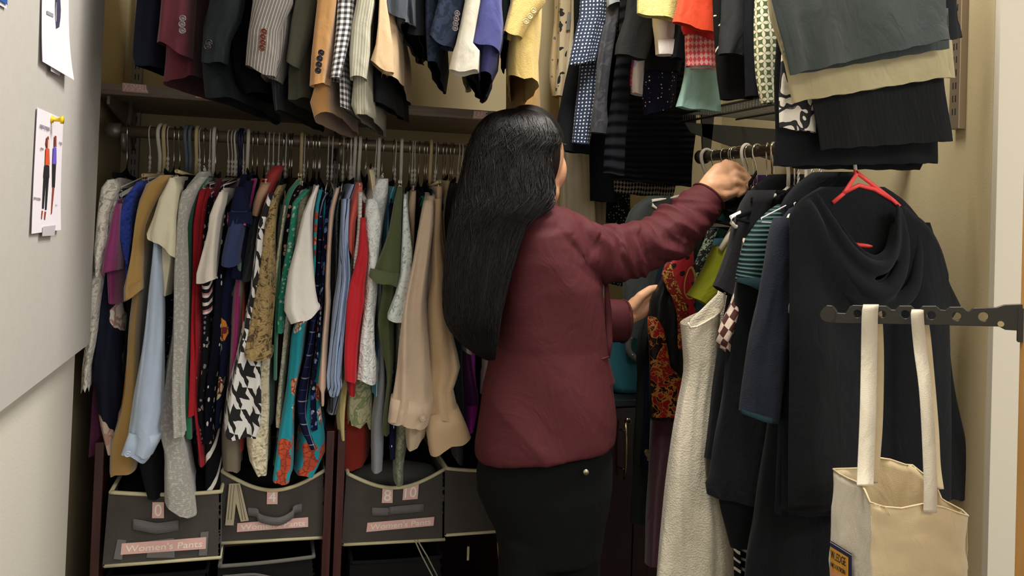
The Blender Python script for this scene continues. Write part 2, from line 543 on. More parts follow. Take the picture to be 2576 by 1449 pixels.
ink([(134, 5), (137, 5), (136, 55), (133, 48)], PX, GREYT, 'printed_figure', p1)
for x, y, w in ((112, 26, 16), (110, 114, 13), (144, 128, 13)): strip(p1, x, y, w, 9, GREYT, p1)
strip(p1, 122, 92, 7, 14, GREYT, p1); strip(p1, 138, 142, 9, 6, GREYT, p1)
ink([(118, 158), (141, 168), (141, 190), (118, 178)], PX, TAPE, 'tape', p1, .005)
p2 = empty('poster', onX(115, 430, PX), 'white paper outfit poster lower on the grey board, two figures and a yellow pin', 'poster')
paper_mesh([(91, 270), (157, 299), (144, 578), (74, 588)], PX, 'sheet', PAPER, p2, .004)
def textline(s, pa, pb, h_px, mat, par, nm='lettering'):
    """text lying on the board plane between two picture points"""
    A = onX(pa[0], pa[1], PX) + Vector((.003, 0, 0)); B = onX(pb[0], pb[1], PX) + Vector((.003, 0, 0))
    C = onX(pa[0], pa[1] - h_px, PX) + Vector((.003, 0, 0))
    place_text(s, A, B - A, C - A, mat, par, nm)
def place_text(s, A, ux, uy, mat, par, nm='lettering', font_w=None):
    cu = bpy.data.curves.new('t', 'FONT'); cu.body = s; cu.size = 1; cu.extrude = .002; cu.resolution_u = 3
    o = bpy.data.objects.new('t', cu); COL.objects.link(o)
    bpy.context.view_layer.update()
    dg = bpy.context.evaluated_depsgraph_get()
    me = bpy.data.meshes.new_from_object(o.evaluated_get(dg))
    xs = [v.co.x for v in me.vertices]; ys = [v.co.y for v in me.vertices]
    x0, x1 = min(xs), max(xs); y0, y1 = min(min(ys), 0), max(max(ys), .5)
    nrm = ux.cross(uy).normalized()
    V = [A + ux * ((v.co.x - x0) / (x1 - x0)) + uy * ((v.co.y - y0) / (y1 - y0)) + nrm * (v.co.z * .15) for v in me.vertices]
    F = [tuple(p.vertices) for p in me.polygons]
    COL.objects.unlink(o); bpy.data.objects.remove(o); bpy.data.curves.remove(cu); bpy.data.meshes.remove(me)
    r = mk(nm, V, F, mat, par, None, False); return r
textline('WHAT TO WEAR', (95, 322), (119, 330), 10, GREYT, p2)
for s_, a_, b_ in (('SUIT', (97, 376), (104, 379)), ('TIE', (144, 362), (151, 365)), ('SHOES', (80, 501), (96, 504)), ('BELT', (133, 520), (144, 522))):
    textline(s_, a_, b_, 6, GREYT, p2)
ink([(112, 345), (116, 342), (118, 356), (116, 372), (112, 372), (110, 360)], PX, BRN, 'printed_figure', p2)
ink([(114, 350), (117, 352), (118, 372), (113, 372)], PX, plain('ink_pale', '#e4c8b4', .7), 'printed_figure', p2, .0036)
ink([(110, 372), (118, 374), (119, 415), (108, 415)], PX, ORG_I, 'printed_figure', p2)
ink([(107, 415), (118, 416), (118, 447), (104, 445)], PX, BLK, 'printed_figure', p2)
ink([(105, 445), (110, 446), (104, 525), (100, 524)], PX, BLK, 'printed_figure', p2)
ink([(112, 446), (117, 447), (111, 528), (107, 528)], PX, BLK, 'printed_figure', p2)
ink([(99, 530), (102, 530), (99, 552), (97, 550)], PX, BRN, 'printed_figure', p2); ink([(106, 532), (110, 532), (107, 554), (104, 552)], PX, BRN, 'printed_figure', p2)
ink([(132, 341), (136, 342), (136, 370), (131, 368)], PX, BRN, 'printed_figure', p2)
ink([(129, 370), (136, 371), (136, 413), (127, 412)], PX, PURP, 'printed_figure', p2)
ink([(127, 412), (135, 413), (132, 472), (126, 470)], PX, BLK, 'printed_figure', p2)
ink([(127, 470), (131, 471), (124, 542), (121, 540)], PX, BRN, 'printed_figure', p2)
ink([(99, 570), (131, 566), (128, 592), (97, 594)], PX, TAPE, 'tape', p2, .0046)
pin = empty('push_pin', onX(128, 300, PX), 'yellow push pin holding the lower poster', 'push pin')
a = onX(126, 300, PX)
MB().tube([a, a + Vector((.004, 0, 0)), a + Vector((.0045, 0, 0)), a + Vector((.014, 0, 0)), a + Vector((.0145, 0, 0)), a + Vector((.018, 0, 0))], [.0055, .0055, .0028, .0032, .006, .006], 14).build('pin_head', plain('yellow_plastic', '#e5c01a', .35), pin)
cp = empty('poster', onX(5, 5, PX), 'blue and white printed sheet cut off at the top left corner', 'poster')
paper_mesh([(-60, -80), (12, -60), (13, 22), (-60, -20)], PX, 'sheet', PAPER, cp, 0)
ink([(-55, -70), (11, -55), (11, 12), (-55, -30)], PX, plain('ink_blue', '#2c57a5', .6), 'printed_panel', cp)

# ------------------------------------------------------------------ left closet: shelf, uprights, rod
WOOD = None
def woodmat(name, c1, c2, rough=.5, sc=1.0, axis=0):
    b = NB(name); tc = b.n('ShaderNodeTexCoord'); mp = b.n('ShaderNodeMapping')
    s = [40*sc]*3; s[axis] = 2.2*sc
    mp.inputs[3].default_value = s; b.t.links.new(tc.outputs['Object'], mp.inputs[0])
    nz = b.noise(mp.outputs[0], 2.0, 5, .6)
    col = b.ramp(nz, [(.3, c1), (.7, c2)], False)
    b.put(b.b.inputs['Base Color'], col); b.b.inputs['Roughness'].default_value = rough
    bp = b.n('ShaderNodeBump'); bp.inputs['Strength'].default_value = .2; bp.inputs['Distance'].default_value = .001
    b.put(bp.inputs['Height'], nz); b.put(b.b.inputs['Normal'], bp.outputs[0]); return b.m
SHELFM = woodmat('grey_oak', '#6d5f50', '#8f8070')
CHERRY = woodmat('cherry_veneer', '#3a1c1a', '#4d2826', .35, 1, 2)
DARKC = woodmat('dark_cherry', '#1c0a0c', '#2b1013', .28, 1, 2)
GUN = plain('gunmetal', '#7d705c', .42, .35, bump=.05)
STEEL = plain('grey_steel', '#8f877c', .45, .6)
CHROME = plain('chrome', '#d8d4cc', .18, 1.0)
BRASSY = plain('champagne_metal', '#c8b48c', .25, 1.0)
YS, SZ0, SZ1 = 1.86, None, None
zt = onY(700, 240, YS).z; zb_ = zt - .024
shelf = bevel(MB().box((LX - .03, YS, zb_), (onY(1345, 280, YS).x, BY - .002, zt)).build('shelf_board', SHELFM, None, False), .0015)
tag(shelf, 'grey oak shelf board with pink size labels above the left clothes rod', 'shelf')
PINK = plain('pink_label', '#e3b6ae', .7); WHT = plain('white_lettering', '#f3ece0', .6)
def shelf_tag(pl, text, key, clip=False):
    c = [onY(x, y, YS - .0015) for x, y in pl]
    e = empty('size_label', (c[0] + c[2]) / 2, 'pink size label %s on the shelf edge' % key, 'label', 'size labels on the shelf edge')
    MB().prism(c, (0, -.0012, 0)).build('label_card', PINK, e, False)
    if text:
        A = c[3] + Vector((.003, -.003, .003)); ux = (c[2] - c[3]) * .92; uy = (c[0] - c[3]) * .8
        place_text(text, A, ux, uy, WHT, e)
shelf_tag([(308, 208), (366, 214), (374, 235), (308, 230)], 'X-SMALL', 'reading X-SMALL at the left end')
shelf_tag([(492, 234), (532, 238), (531, 249), (492, 246)], 'SMALL', 'peeking below the black velvet jacket')
shelf_tag([(719, 248), (741, 246), (741, 262), (719, 259)], '', 'hidden behind the olive jacket')
shelf_tag([(929, 258), (937, 258), (937, 280), (929, 279)], '', 'reduced to a narrow slip beside the seersucker jacket')
shelf_tag([(1192, 279), (1221, 280), (1224, 299), (1189, 298)], 'LARG', 'nearest the dark-haired woman')

def upright(X, z0, z1, label, plane='Y'):
    mb = MB()
    if plane == 'Y':
        mb.box((X - .0125, BY - .016, z0), (X + .0125, BY, z1))
    else:
        mb.box((RX - .016, X - .0125, z0), (RX, X + .0125, z1))
    o = bevel(mb.build('wall_upright', STEEL, None, False), .001)
    tag(o, label, 'bracket rail')
    sl = MB(); z = z0 + .02
    while z < z1 - .02:
        for d in (-.005, .003):
            if plane == 'Y': sl.box((X + d, BY - .0166, z), (X + d + .002, BY - .0158, z + .014))
            else: sl.box((RX - .0166, X + d, z), (RX - .0158, X + d + .002, z + .014))
        z += .028
    s = sl.build('slots', BLK, o, False); tag(s, kind='stuff')
    return o
ux1 = onY(345, 180, BY - .016).x; ux2 = onY(846, 320, BY - .016).x
upright(ux1, 1.2, 2.5, 'slotted steel rail on the back wall at the left end of the shelf')
upright(ux2, 1.2, 2.5, 'slotted steel rail on the back wall below the middle of the shelf')
def bracket(X, z, depth, label):
    mb = MB(); y0 = BY - .016
    mb.prism([(X - .003, y0, z), (X - .003, y0 - depth, z), (X - .003, y0 - depth, z - .018), (X - .003, y0 - .05, z - .06), (X - .003, y0, z - .1)], (.006, 0, 0))
    o = mb.build('shelf_bracket', STEEL, None, False); tag(o, label, 'bracket'); return o
bracket(ux1, zb_, .34, 'steel shelf bracket at the left end under the grey oak shelf')
bracket(ux2, zb_, .34, 'steel shelf bracket under the middle of the grey oak shelf')
# rod
RY = 1.93
RZ = onY(700, 352, RY).z
rx0 = onY(300, 331, RY).x
rod = empty('clothes_rod', (rx0, RY, RZ), 'long bronze clothes rod under the grey oak shelf', 'rod')
MB().tube([(rx0, RY, RZ), (.3, RY, RZ), (onY(1350, 380, RY).x, RY, RZ)], .0135, 24).build('rod_tube', GUN, rod)
MB().tube([(rx0 - .022, RY, RZ), (rx0 + .004, RY, RZ)], .0175, 24).build('end_cap', STEEL, rod)
MB().tube([(rx0 - .028, RY, RZ), (rx0 - .02, RY, RZ)], .008, 16).build('end_screw', STEEL, rod)
for xh, nm in ((onY(315, 340, RY).x, 0), (onY(857, 360, RY).x, 1)):
    hp = [Vector((xh, RY + .05, zb_)), Vector((xh, RY + .035, RZ + .0)), Vector((xh, RY + .02, RZ - .03)), Vector((xh, RY, RZ - .042)), Vector((xh, RY - .016, RZ - .03)), Vector((xh, RY - .02, RZ - .005))]
    MB().tube(hp, .006, 10, flat=1.6).build('rod_hook', STEEL, rod)
# ------------------------------------------------------------------ hangers
HWIRE = plain('white_wire', '#dedad2', .4, spec=.5)
HWHITE = plain('white_plastic', '#e9e3d6', .35, spec=.5)
HBEIGE = plain('beige_plastic', '#d9c594', .4)
HSLATE = plain('slate_plastic', '#66727e', .45)
HNAVY = plain('navy_plastic', '#1b2140', .45)
HVEL = plain('black_velvet', '#101114', .95, spec=.15)
HRED = plain('red_plastic', '#f04440', .35)
HWOODL = plain('white_wood', '#e6d9bd', .4)
HWOOD = woodmat('hanger_wood', '#8a5f2c', '#a5773c', .4, .6, 0)
HCLEAR = plain('frosted_plastic', '#c9c7bd', .3, spec=.6)
HKIND = {'w': ('white wire', HWIRE), 'p': ('white plastic', HWHITE), 'b': ('beige plastic', HBEIGE), 's': ('slate blue plastic', HSLATE),
         'n': ('navy plastic', HNAVY), 'v': ('black velvet', HVEL), 'r': ('bright red plastic', HRED), 'o': ('wooden', HWOOD), 'W': ('white painted wooden', HWOODL), 'c': ('frosted clip', HCLEAR)}
def hanger(kind, P, a, tip, label, group=None, rodr=.0135, half=.2, drop=.095, apexdx=0):
    """P rod centre, a unit towards the near end, tip: 3D point of the near arm end"""
    P = Vector(P); a = Vector(a).normalized(); tip = Vector(tip)
    n = a.cross(Vector((0, 0, 1)))
    kn, mat = HKIND[kind]
    thin = kind in 'wvoWc'
    hr = {'w': .0014, 'v': .0017, 'o': .002, 'W': .002, 'c': .0018}.get(kind, .0042)
    R = rodr + hr + .0015
    up = Vector((0, 0, 1))
    def q(u, z, w=0): return P + a * u + up * z + n * w
    hook = [q(R * math.cos(t), R * math.sin(t)) for t in [math.radians(d) for d in range(205, -20, -15)]]
    hook += [q(R * .92, -R * .6), q(R * .5, -R * 1.6), q(R * .12, -R * 2.4), q(0, -drop * .62), q(0, -drop + .004)]
    lw = label.split(); lw = lw[:15]
    while lw[-1] in ('a', 'the', 'in', 'of', 'with', 'and', 'its', 'at', 'right', 'left', 'on', 'over', 'behind', 'beside', 'to', 'white', 'small', 'between', 'above', 'by'): lw.pop()
    label = ' '.join(lw)
    e = empty('hanger', q(0, -drop - .1), label, 'hanger', group)
    th = (tip - q(0, -drop)); farz = th.z
    far = q(-half, 0); far.z = tip.z
    ap = q(0, -drop)
    if kind == 'w':
        mb = MB()
        mb.tube([hook[0]] + hook, hr, 6)
        for sgn in (0, 1):   # twisted neck
            mb.tube([q(0, -drop*.55) + n*.0022*math.sin(k*1.3 + sgn*PI) + up*(-k*drop*.05) + a*.0022*math.cos(k*1.3+sgn*PI) for k in range(9)], hr, 5)
        A1 = ap + a*.02 - up*.004; A2 = ap - a*.02 - up*.004
        mb.tube([ap, A1, tip, tip - up*.008, (tip+far)/2 - up*.012, far - up*.008, far, A2, ap], hr, 6)
        mb.build('wire', mat, e)
    elif kind in 'psbnr':
        mb = MB(); mb.tube(hook, hr, 10)
        if kind == 'r': pass
        mb.build('hook', mat, e)
        mb = MB()
        mb.tube([ap + up*.006, ap + a*.012 - up*.002, tip, tip - up*.012 - a*.002, tip - up*.02 - a*.014, far - up*.02 + a*.014, far - up*.012, far, ap - a*.012 - up*.002, ap + up*.006], hr, 10)
        mb.build('arm_loop', mat, e)
    else:
        MB().tube(hook, hr, 8).build('hook', CHROME if kind != 'o' else BRASSY, e)
        mb = MB()
        w = {'v': .008, 'o': .012, 'W': .012, 'c': .008}[kind]; fl = {'v': .35, 'o': .8, 'W': .8, 'c': .4}[kind]
        def arm(end):
            d = end - ap
            return [ap + up*.006, ap + d*.08 - up*.0 , ap + d*.35 - up*.006, ap + d*.7 - up*.004, end]
        for end in (tip, far):
            mb.tube(arm(end), [w*.9, w*1.1, w, w*.8, w*.55], 10, flat=fl, up=up)
        if kind == 'v': mb.tube([tip - up*.004, (tip+far)/2 - up*.03, far - up*.004], w*.5, 8, flat=.5, up=up)
        mb.build('shoulder_bar', mat, e)
        if kind == 'c':
            for s in (.35, -.35): mb2 = MB().box(tuple(ap + a*s*.3 - up*.05 - Vector((.006,.006,.015))), tuple(ap + a*s*.3 - up*.05 + Vector((.006,.006,.015)))); mb2.build('clip', mat, e)
    return e

def garment(name, label, cat, mat, rows, sleeve=None, hook=None, hk=None, Y=1.74, dn=0.0, rod=(RY, RZ), half=.19, group='clothes on the long left rod',
            cuff=None, body=True, smat=None, drop=.095, hang_label=None, long=None, sp={}, bp={}, jag=0, buttons=None, btn=None):
    Yn = Y - dn
    r0 = R4(rows[0]); T = (onY(r0[0], r0[1], Yn) + onY(r0[2], r0[3], Yn)) / 2
    if hook is None: hx = T.x + .05; Pz = rod[1]
    else:
        hx = onY(hook, 340, rod[0]).x; Pz = rod[1]
    P = Vector((hx, rod[0], Pz))
    back = Vector((P.x - T.x, P.y - T.y, 0)); hl = max(.1, back.length); a = back / back.length
    D = min(2 * hl, .40)
    rise = max(.01, (Pz - drop) - T.z - .004)
    parts = []
    multi = bool(sleeve or cuff or buttons)
    e = None
    if multi: e = empty(name, (T.x, T.y, T.z - .5), label, cat, group)
    kw = dict(rise=rise, D=D, jag=jag, taper=.72, neckcut=(rnd.uniform(.2, .38) if hk in ('w', 'p', 'b', 's', 'n') else rnd.uniform(.35, .55))); kw.update(bp)
    V, F, UV = sheet(rows, Yn, a, **kw)
    o = mk('body' if multi else name, V, F, mat, e, UV)
    if not multi: tag(o, label, cat, group)
    if sleeve:
        for si, srows in enumerate(sleeve if isinstance(sleeve[0], list) else [sleeve]):
            kw = dict(D=.055, rise=0, push=.009, fold=.004, ex=.5); kw.update(sp)
            V, F, UV = sheet(srows, Yn - .035 - .01*si, a, **kw)
            so = mk('sleeve', V, F, smat or mat, e, UV)
            if cuff and si == 0:
                kw = dict(D=kw['D'] + .008, push=.002, fold=.001, ex=.5, lam=.2); 
                V, F, UV = sheet(cuff, Yn - .040, a, **kw); c = mk('cuff', V, F, smat or mat, so, UV)
                so = c
            if buttons:
                for bx, by in buttons:
                    c = onY(bx, by, Yn - .049 - .01*si)
                    mb = MB().disc(c, (0, -1, 0), .006, .003, 20)
                    mb.tube([c + Vector((math.cos(t)*.0052, -.003, math.sin(t)*.0052)) for t in [k*PI/8 for k in range(17)]], .0011, 6)
                    mb.build('button', btn or mat, so)
    if hk:
        kn = HKIND[hk][0]
        hanger(hk, P, -a, T + a * .014 + Vector((0, 0, .012)) , hang_label or ('%s hanger holding the %s' % (kn, label.split(',')[0])), 'hangers on the long left rod', half=.19)
    return e or o
F = fabric
def LG(*a, **k): return garment(*a, **k)
TOP = 'top'; BL = 'blouse'
lace_w = F('lace_white', '#b5afa2', p_scroll('#e6e0d2', 34, .075, dist=.5), sheen=.3, bumpfn=b_relief(40, 1.5))
LG('top', 'white lace top at the far left end of the rod beside the pinboard', TOP, lace_w,
   [(452,272,292),(500,250,300),(560,240,300),(640,225,270),(740,214,250),(860,205,238),(930,196,226),(985,192,224)],
   sleeve=[(452,268,290),(472,252,296),(540,242,268),(600,236,266),(625,(233),258),(660,236,250),(700,240,247)], hook=322, hk='v', dn=.03, jag=.01)
LG('top', 'plum long top whose hem hangs lowest at the far left of the rod', TOP, F('plum', '#5a2148', rough=.6),
   [(500,262,285),(700,246,268),(900,232,256),(1020,222,252),(1150,214,262)], hook=360, dn=-.05)
navyfl = F('navy_big_floral', '#1d2030', p_floral(['#dcc3b4','#c98f86','#e8ddd0','#dcc3b4'], 10, .44, warp=.5, dens=.9, line='#c09a8c'), rough=.6)
LG('blouse', 'navy blouse with large pale pink flowers hanging at the left end', BL, navyfl,
   [(485,284,312),(540,270,318),(640,262,310),(740,240,305),(860,226,303),(940,216,303),(1020,226,298),(1080,238,297),(1137,258,298)], hook=380, hk='w')
LG('blouse', 'shiny magenta short-sleeved blouse near the left end', BL, F('magenta_satin', '#8a1f66', rough=.45, sheen=.5),
   [(505,290,303),(560,275,302),(640,258,300),(700,262,300),(760,266,300)],
   sleeve=[(512,288,300),(560,274,297),(600,262,295),(640,250,292),(686,243,286)], hook=405, hk='p', dn=.015)
LG('blouse', 'royal blue lace blouse, third colour from the left end', BL, F('blue_lace', '#1f3690', p_scroll('#2c48ac', 40, .06), rough=.7, bumpfn=b_relief(50,1.5)),
   [(455,345,366),(500,322,358),(560,306,340),(651,310,330),(720,314,330)],
   sleeve=[(457,342,362),(499,308,340),(545,296,333),(600,298,331),(651,309,322),(668,314,320)], hook=416, hk='b', dn=.005)
LG('top', 'plain black top squeezed between the blue lace and camel pieces', TOP, F('black_cloth', '#15161b'),
   [(462,362,374),(560,330,352),(700,312,330),(800,312,330),(880,306,326),(940,300,318)], hook=425, hk='w', dn=-.01)
camel = F('camel_wool', '#a88445', rough=.95, sheen=.5, weave=500, wb=.3)
LG('cardigan', 'camel coloured cardigan with wide short sleeve in the left group', 'cardigan', camel,
   [(442,392,432),(520,350,400),(640,340,370),(800,318,352),(1000,300,345),(1130,264,348),(1160,262,352),(262,1212,345,1186)],
   sleeve=[(440,404,430),(462,366,420),(505,348,392),(567,336,362),(635,328,356),(700,315,356),(726,309,356),(310,752,355,733)], cuff=[(312,726,356,706),(308,756,357,734)], hook=440, hk='v', dn=.04, sp=dict(D=.05))
LG('top', 'mustard orange top hanging just right of the camel cardigan', TOP, F('mustard', '#b06f22', rough=.8),
   [(480,366,388),(545,352,380),(650,345,365),(745,334,345),(800,328,342),(900,315,334),(1000,303,328),(1100,289,312),(1122,287,307)], hook=455, hk='v')
LG('shirt', 'dull grey shirt between the mustard top and pale blue blouse', 'shirt', F('dull_grey', '#85867f', rough=.6),
   [(505,378,396),(560,358,392),(700,350,378),(800,340,362),(900,334,352),(1000,328,345)], hook=472, hk='s')
LG('blouse', 'pale blue long-sleeved blouse with buttoned cuff', BL, F('pale_blue', '#a9b8cd', rough=.55, sheen=.3),
   [(560,388,398),(700,372,404),(860,352,404),(1000,336,400),(1090,330,392)],
   sleeve=[(600,385,397),(660,378,400),(740,367,403),(850,354,404),(950,338,402),(1000,328,400),(1040,322,398),(1080,316,(390)),(313,1110,394,1108),(312,1140,372,1150)],
   cuff=[(318,1092,395,1100),(306,1125,385,1128),(299,1142,358,1168)], buttons=[(322,1141)], btn=plain('blue_button', '#b9c4d6', .3), hook=482, hk='s', dn=.05, sp=dict(D=.05))
creamt = F('cream_chiffon', '#d8d0b4', rough=.7)
LG('blouse', 'cream blouse with a flared short sleeve in front of the pale blue one', BL, creamt,
   [(445,430,452),(500,405,446),(580,400,440),(660,400,436),(747,405,416)],
   sleeve=[(447,424,440),(470,412,449),(499,395,446),(545,380,440),(362,588,438,600),(364,592,436,646)], hook=497, hk='b', dn=.07, sp=dict(D=.07))
LG('dress', 'black dress with tiny white specks behind the cream blouse', 'dress', F('black_speck', '#14161e', p_dots('#c9c9c9', 190, .22, 1)),
   [(470,438,458),(560,432,450),(650,428,447),(760,408,440),(900,396,430),(1050,370,410),(1180,362,400),(1252,362,398)], hook=505, hk='w', dn=-.01)
LG('top', 'midnight blue sleeveless top beside the grey cardigan', TOP, F('midnight', '#1a1f38'),
   [(455,444,462),(560,440,452),(640,432,450),(692,424,448)], hook=517, hk='v', dn=.01)
heather = F('grey_heather', '#9b9890', p_blot('#b3b0a8', 160, .56, 0), rough=.95, sheen=.5, weave=400, wb=.4, bumpfn=b_rib(260, 1, .06))
LG('cardigan', 'light grey heather knit cardigan with a long trailing front', 'cardigan', heather,
   [(432,495,528),(470,462,505),(560,446,470),(700,438,464),(850,425,460),(920,410,455),(1030,394,450),(1085,386,455),(1150,402,472),(1210,402,486),(1270,402,497),(402,1280,501,1318)],
   sleeve=[(445,500,520),(483,456,490),(548,445,466),(640,440,464),(747,438,467),(850,434,464),(933,431,458),(1030,433,460),(1097,434,463)], hook=530, hk='w', dn=.055, bp=dict(push=.014, lam=.06))
LG('cardigan', 'emerald green cardigan next to the grey heather knit', 'cardigan', F('emerald', '#0b7a4e', rough=.75, sheen=.4),
   [(448,505,528),(502,468,500),(560,466,485),(747,467,481),(850,462,477),(947,455,472),(1020,460,484),(1106,464,486)], hook=540, hk='p')
LG('cardigan', 'plain bright red cardigan left of the spotted red one', 'cardigan', F('red_knit', '#c01826', rough=.8),
   [(478,496,514),(520,487,506),(564,480,499),(740,478,492),(947,471,487),(1045,467,485)], hook=578, hk='w', dn=.01)
LG('blouse', 'crimson blouse with sparse white dots', BL, F('red_dots', '#a81024', p_dots('#f0d8d8', 75, .16, .8), rough=.6),
   [(478,514,532),(520,502,520),(620,494,514),(740,487,508),(880,483,504),(1000,478,495),(1170,497,512)], hook=587, hk='w')
LG('top', 'burgundy top just showing right of the crimson blouse', TOP, F('burgundy', '#5a1028'),
   [(450,545,565),(500,530,550),(560,515,535),(700,508,525),(1100,498,520),(1175,497,513)], hook=545, hk='v', dn=-.02)
LG('blouse', 'black blouse with small pale ditsy flowers and a frilled hem', BL, F('ditsy_black', '#15161c', p_floral(['#b9b4b2','#8c8f98','#c59a94'], 85, .36, warp=.5, dens=.8)),
   [(500,518,536),(592,507,523),(700,505,530),(788,509,528),(913,504,524),(999,492,516),(1068,487,520),(1100,480,545),(475,1114,548,1126)], hook=594, hk='w')
LG('blouse', 'black blouse with slanting pink and white stripes below the ivory sleeve', BL, F('pink_stripes', '#17151a', p_stripe('#e3d6d2', 62, .42, 1, .012, '#c9827f', 31, .12), rough=.6),
   [(640,505,538),(700,500,534),(740,500,532),(790,503,530)], hook=556, dn=.035, rod=(RY, RZ), hang_label=None)
LG('blouse', 'ivory blouse with a drooping bell sleeve edged in black', BL, F('ivory', '#d9d0c2', rough=.6, sheen=.3),
   [(480,552,566),(540,525,556),(620,515,548),(700,505,540)],
   sleeve=[(483,550,563),(510,536,560),(542,524,551),(580,520,546),(640,504,541),(690,489,539),(488,712,540,708)], hook=615, hk='w', dn=.06, sp=dict(D=.06))
LG('blouse', 'black blouse scattered with white teardrops down its length', BL, F('teardrops', '#10131f', p_dots('#e9e6e2', 88, .26, .55, 1.9)),
   [(520,556,578),(620,540,566),(740,533,560),(870,522,560),(947,514,546),(1033,509,538),(1099,511,533)], hook=620, dn=.005)
LG('top', 'black top with bold white diagonal stripes hanging to a point', TOP, F('diag_black', '#121214', p_stripe('#e8e4dc', 20, .2, 0, .0, rot=.75)),
   [(520,556,576),(900,522,546),(1080,508,546),(1128,510,550),(1200,508,553),(1260,504,553),(508,1280,545,1325)], hook=600, dn=-.006)
navf2 = F('navy_bright_floral', '#151b36', p_floral(['#d98a3a','#d77a86','#c95f74','#d8cf9c'], 15, .40, leaf='#6d8a70', lsc=26, lr=.22, warp=.5, dens=.62, line='#7a3038'))
LG('blouse', 'dark navy blouse with orange and pink roses', BL, navf2,
   [(440,600,640),(500,585,625),(600,575,620),(740,547,590),(850,547,584),(947,544,574),(1033,538,562),(1075,538,556)], hook=638, hk='v')
rufn = F('slate_navy', '#27345c', rough=.7)
LG('blouse', 'floral-shouldered blouse with slate blue tiered ruffle sleeves', BL, navf2,
   [(455,610,640),(500,590,632),(560,580,628),(640,575,620),(700,575,615)],
   sleeve=[[(470,592,612),(500,583,622),(540,574,628),(570,570,630)], [(533,570,631),(555,568,633),(566,571,632)]], hook=650, hk='v', dn=.03, sp=dict(D=.05))
LG('blouse', 'dark slate ruffled blouse tier hanging below the floral shoulder', BL, rufn,
   [(535,572,628),(580,566,618),(620,556,610),(650,550,606),(548,672,607,666)], hook=640, dn=.075, bp=dict(push=.018, lam=.034, rise=.04, D=.25))
LG('top', 'black crushed velvet top with short sleeve beside the ruffles', TOP, F('crushed_velvet', '#1b1d22', p_blot('#2a2d33', 60, .52, 1), rough=.5, sheen=.8),
   [(470,650,672),(540,630,656),(620,615,648),(680,602,642),(705,596,636)], hook=668, hk='v', dn=.02)
LG('blouse', 'fuchsia satin blouse showing as a narrow glossy strip', BL, F('fuchsia', '#a8106e', rough=.38, sheen=.4),
   [(450,625,655),(520,610,640),(640,600,622),(740,588,612),(844,580,603),(940,580,590),(1000,578,588)], hook=606, hk='n')
LG('top', 'orange and coral top with its square hem showing above a bin', TOP, F('coral', '#e2583f', rough=.6),
   [(450,650,690),(560,630,655),(700,609,619),(780,606,617),(950,590,612),(1060,562,618),(1108,558,619),(1147,556,618)], hook=678, hk='w', dn=-.01)
LG('camisole', 'rust red satin top draped high over a wire hanger', TOP, F('rust_satin', '#9c2a2a', rough=.5),
   [(418,680,722),(440,664,712),(470,658,700),(505,655,690),(540,650,680)], hook=703, hk='w', dn=.0, bp=dict(rise=.015))
LG('camisole', 'tan strappy camisole bunched on its hanger with white ties', TOP, F('tan_strap', '#b08a6c', rough=.6),
   [(465,652,682),(490,640,672),(515,632,662),(545,630,650)], hook=690, hk='w', dn=.03, bp=dict(rise=.02, D=.15))
LG('blouse', 'black and white houndstooth blouse with wide long sleeve', BL, F('houndstooth', '#dedcd8', p_hound('#141416', 44, .35), rough=.7),
   [(470,695,715),(560,655,675),(700,636,655),(800,626,652),(900,606,652),(1000,576,653),(1090,564,648)],
   sleeve=[(486,674,690),(520,662,682),(564,648,668),(642,641,660),(735,629,652),(768,623,650),(820,612,651),(888,599,652),(940,586,654),(989,572,655),(1040,563,656),(1085,560,650),(562,1100,640,1112)], hook=715, hk='v', dn=.03, sp=dict(D=.05))
LG('jacket', 'antique gold brocade jacket with scrolled braid trim', 'jacket', F('brocade', '#5d4c2e', p_scroll('#a38a5a', 42, .075, dist=.9), rough=.55, bumpfn=b_relief(42, 3)),
   [(467,695,714),(504,680,700),(564,668,694),(640,655,692),(740,640,691),(844,622,688),(880,614,683)],
   sleeve=[(500,682,697),(564,666,692),(640,656,691),(740,640,690),(844,622,687),(885,612,682)], cuff=[(878,612,684),(892,611,684),(612,902,680,910)], hook=731, hk='v', dn=.035, sp=dict(D=.05))
LG('blouse', 'dark teal sheer blouse with cream embroidered hem', BL, F('teal_sheer', '#35504e', rough=.5),
   [(520,700,715),(700,688,700),(860,655,688),(913,656,686),(980,652,686),(1051,640,686),(1075,622,684)], hook=737, hk='v', dn=.0)
LG('blouse', 'cream embroidered lace panel top hanging over the second bin', BL, F('cream_embroid', '#bdb08c', p_scroll('#dcd2b4', 40, .09, dist=.6), bumpfn=b_relief(34, 2)),
   [(520,712,722),(800,668,690),(1030,632,686),(1075,618,684),(1130,615,682),(1165,622,682),(640,1195,676,1206)], hook=721, hk='w', dn=.03)
LG('blouse', 'jade green plain blouse right of the gold brocade', BL, F('jade', '#117455', rough=.6, sheen=.4),
   [(452,745,762),(479,722,742),(547,698,722),(641,692,708),(734,692,706),(850,688,700),(960,684,696)], hook=760, hk='b', dn=.02)
LG('blouse', 'black blouse sprinkled with tiny coral and yellow flowers', BL, F('ditsy_coral', '#131418', p_floral(['#e2a38e','#e8d59a','#dcdad4','#d98370'], 95, .38, warp=.4, dens=.75)),
   [(470,750,770),(491,726,748),(563,714,732),(634,707,722),(720,705,716)], hook=768, hk='w', dn=.01)
LG('blouse', 'mint green blouse with small white blossoms', BL, F('mint_floral', '#2f9e83', p_floral(['#d5e8dc','#bfe0d0'], 105, .36, warp=.45, dens=.9)),
   [(478,765,785),(513,732,756),(563,726,750),(656,710,738),(749,696,722),(800,692,716),(692,842,712,838)], hook=777, hk='v', dn=.03)
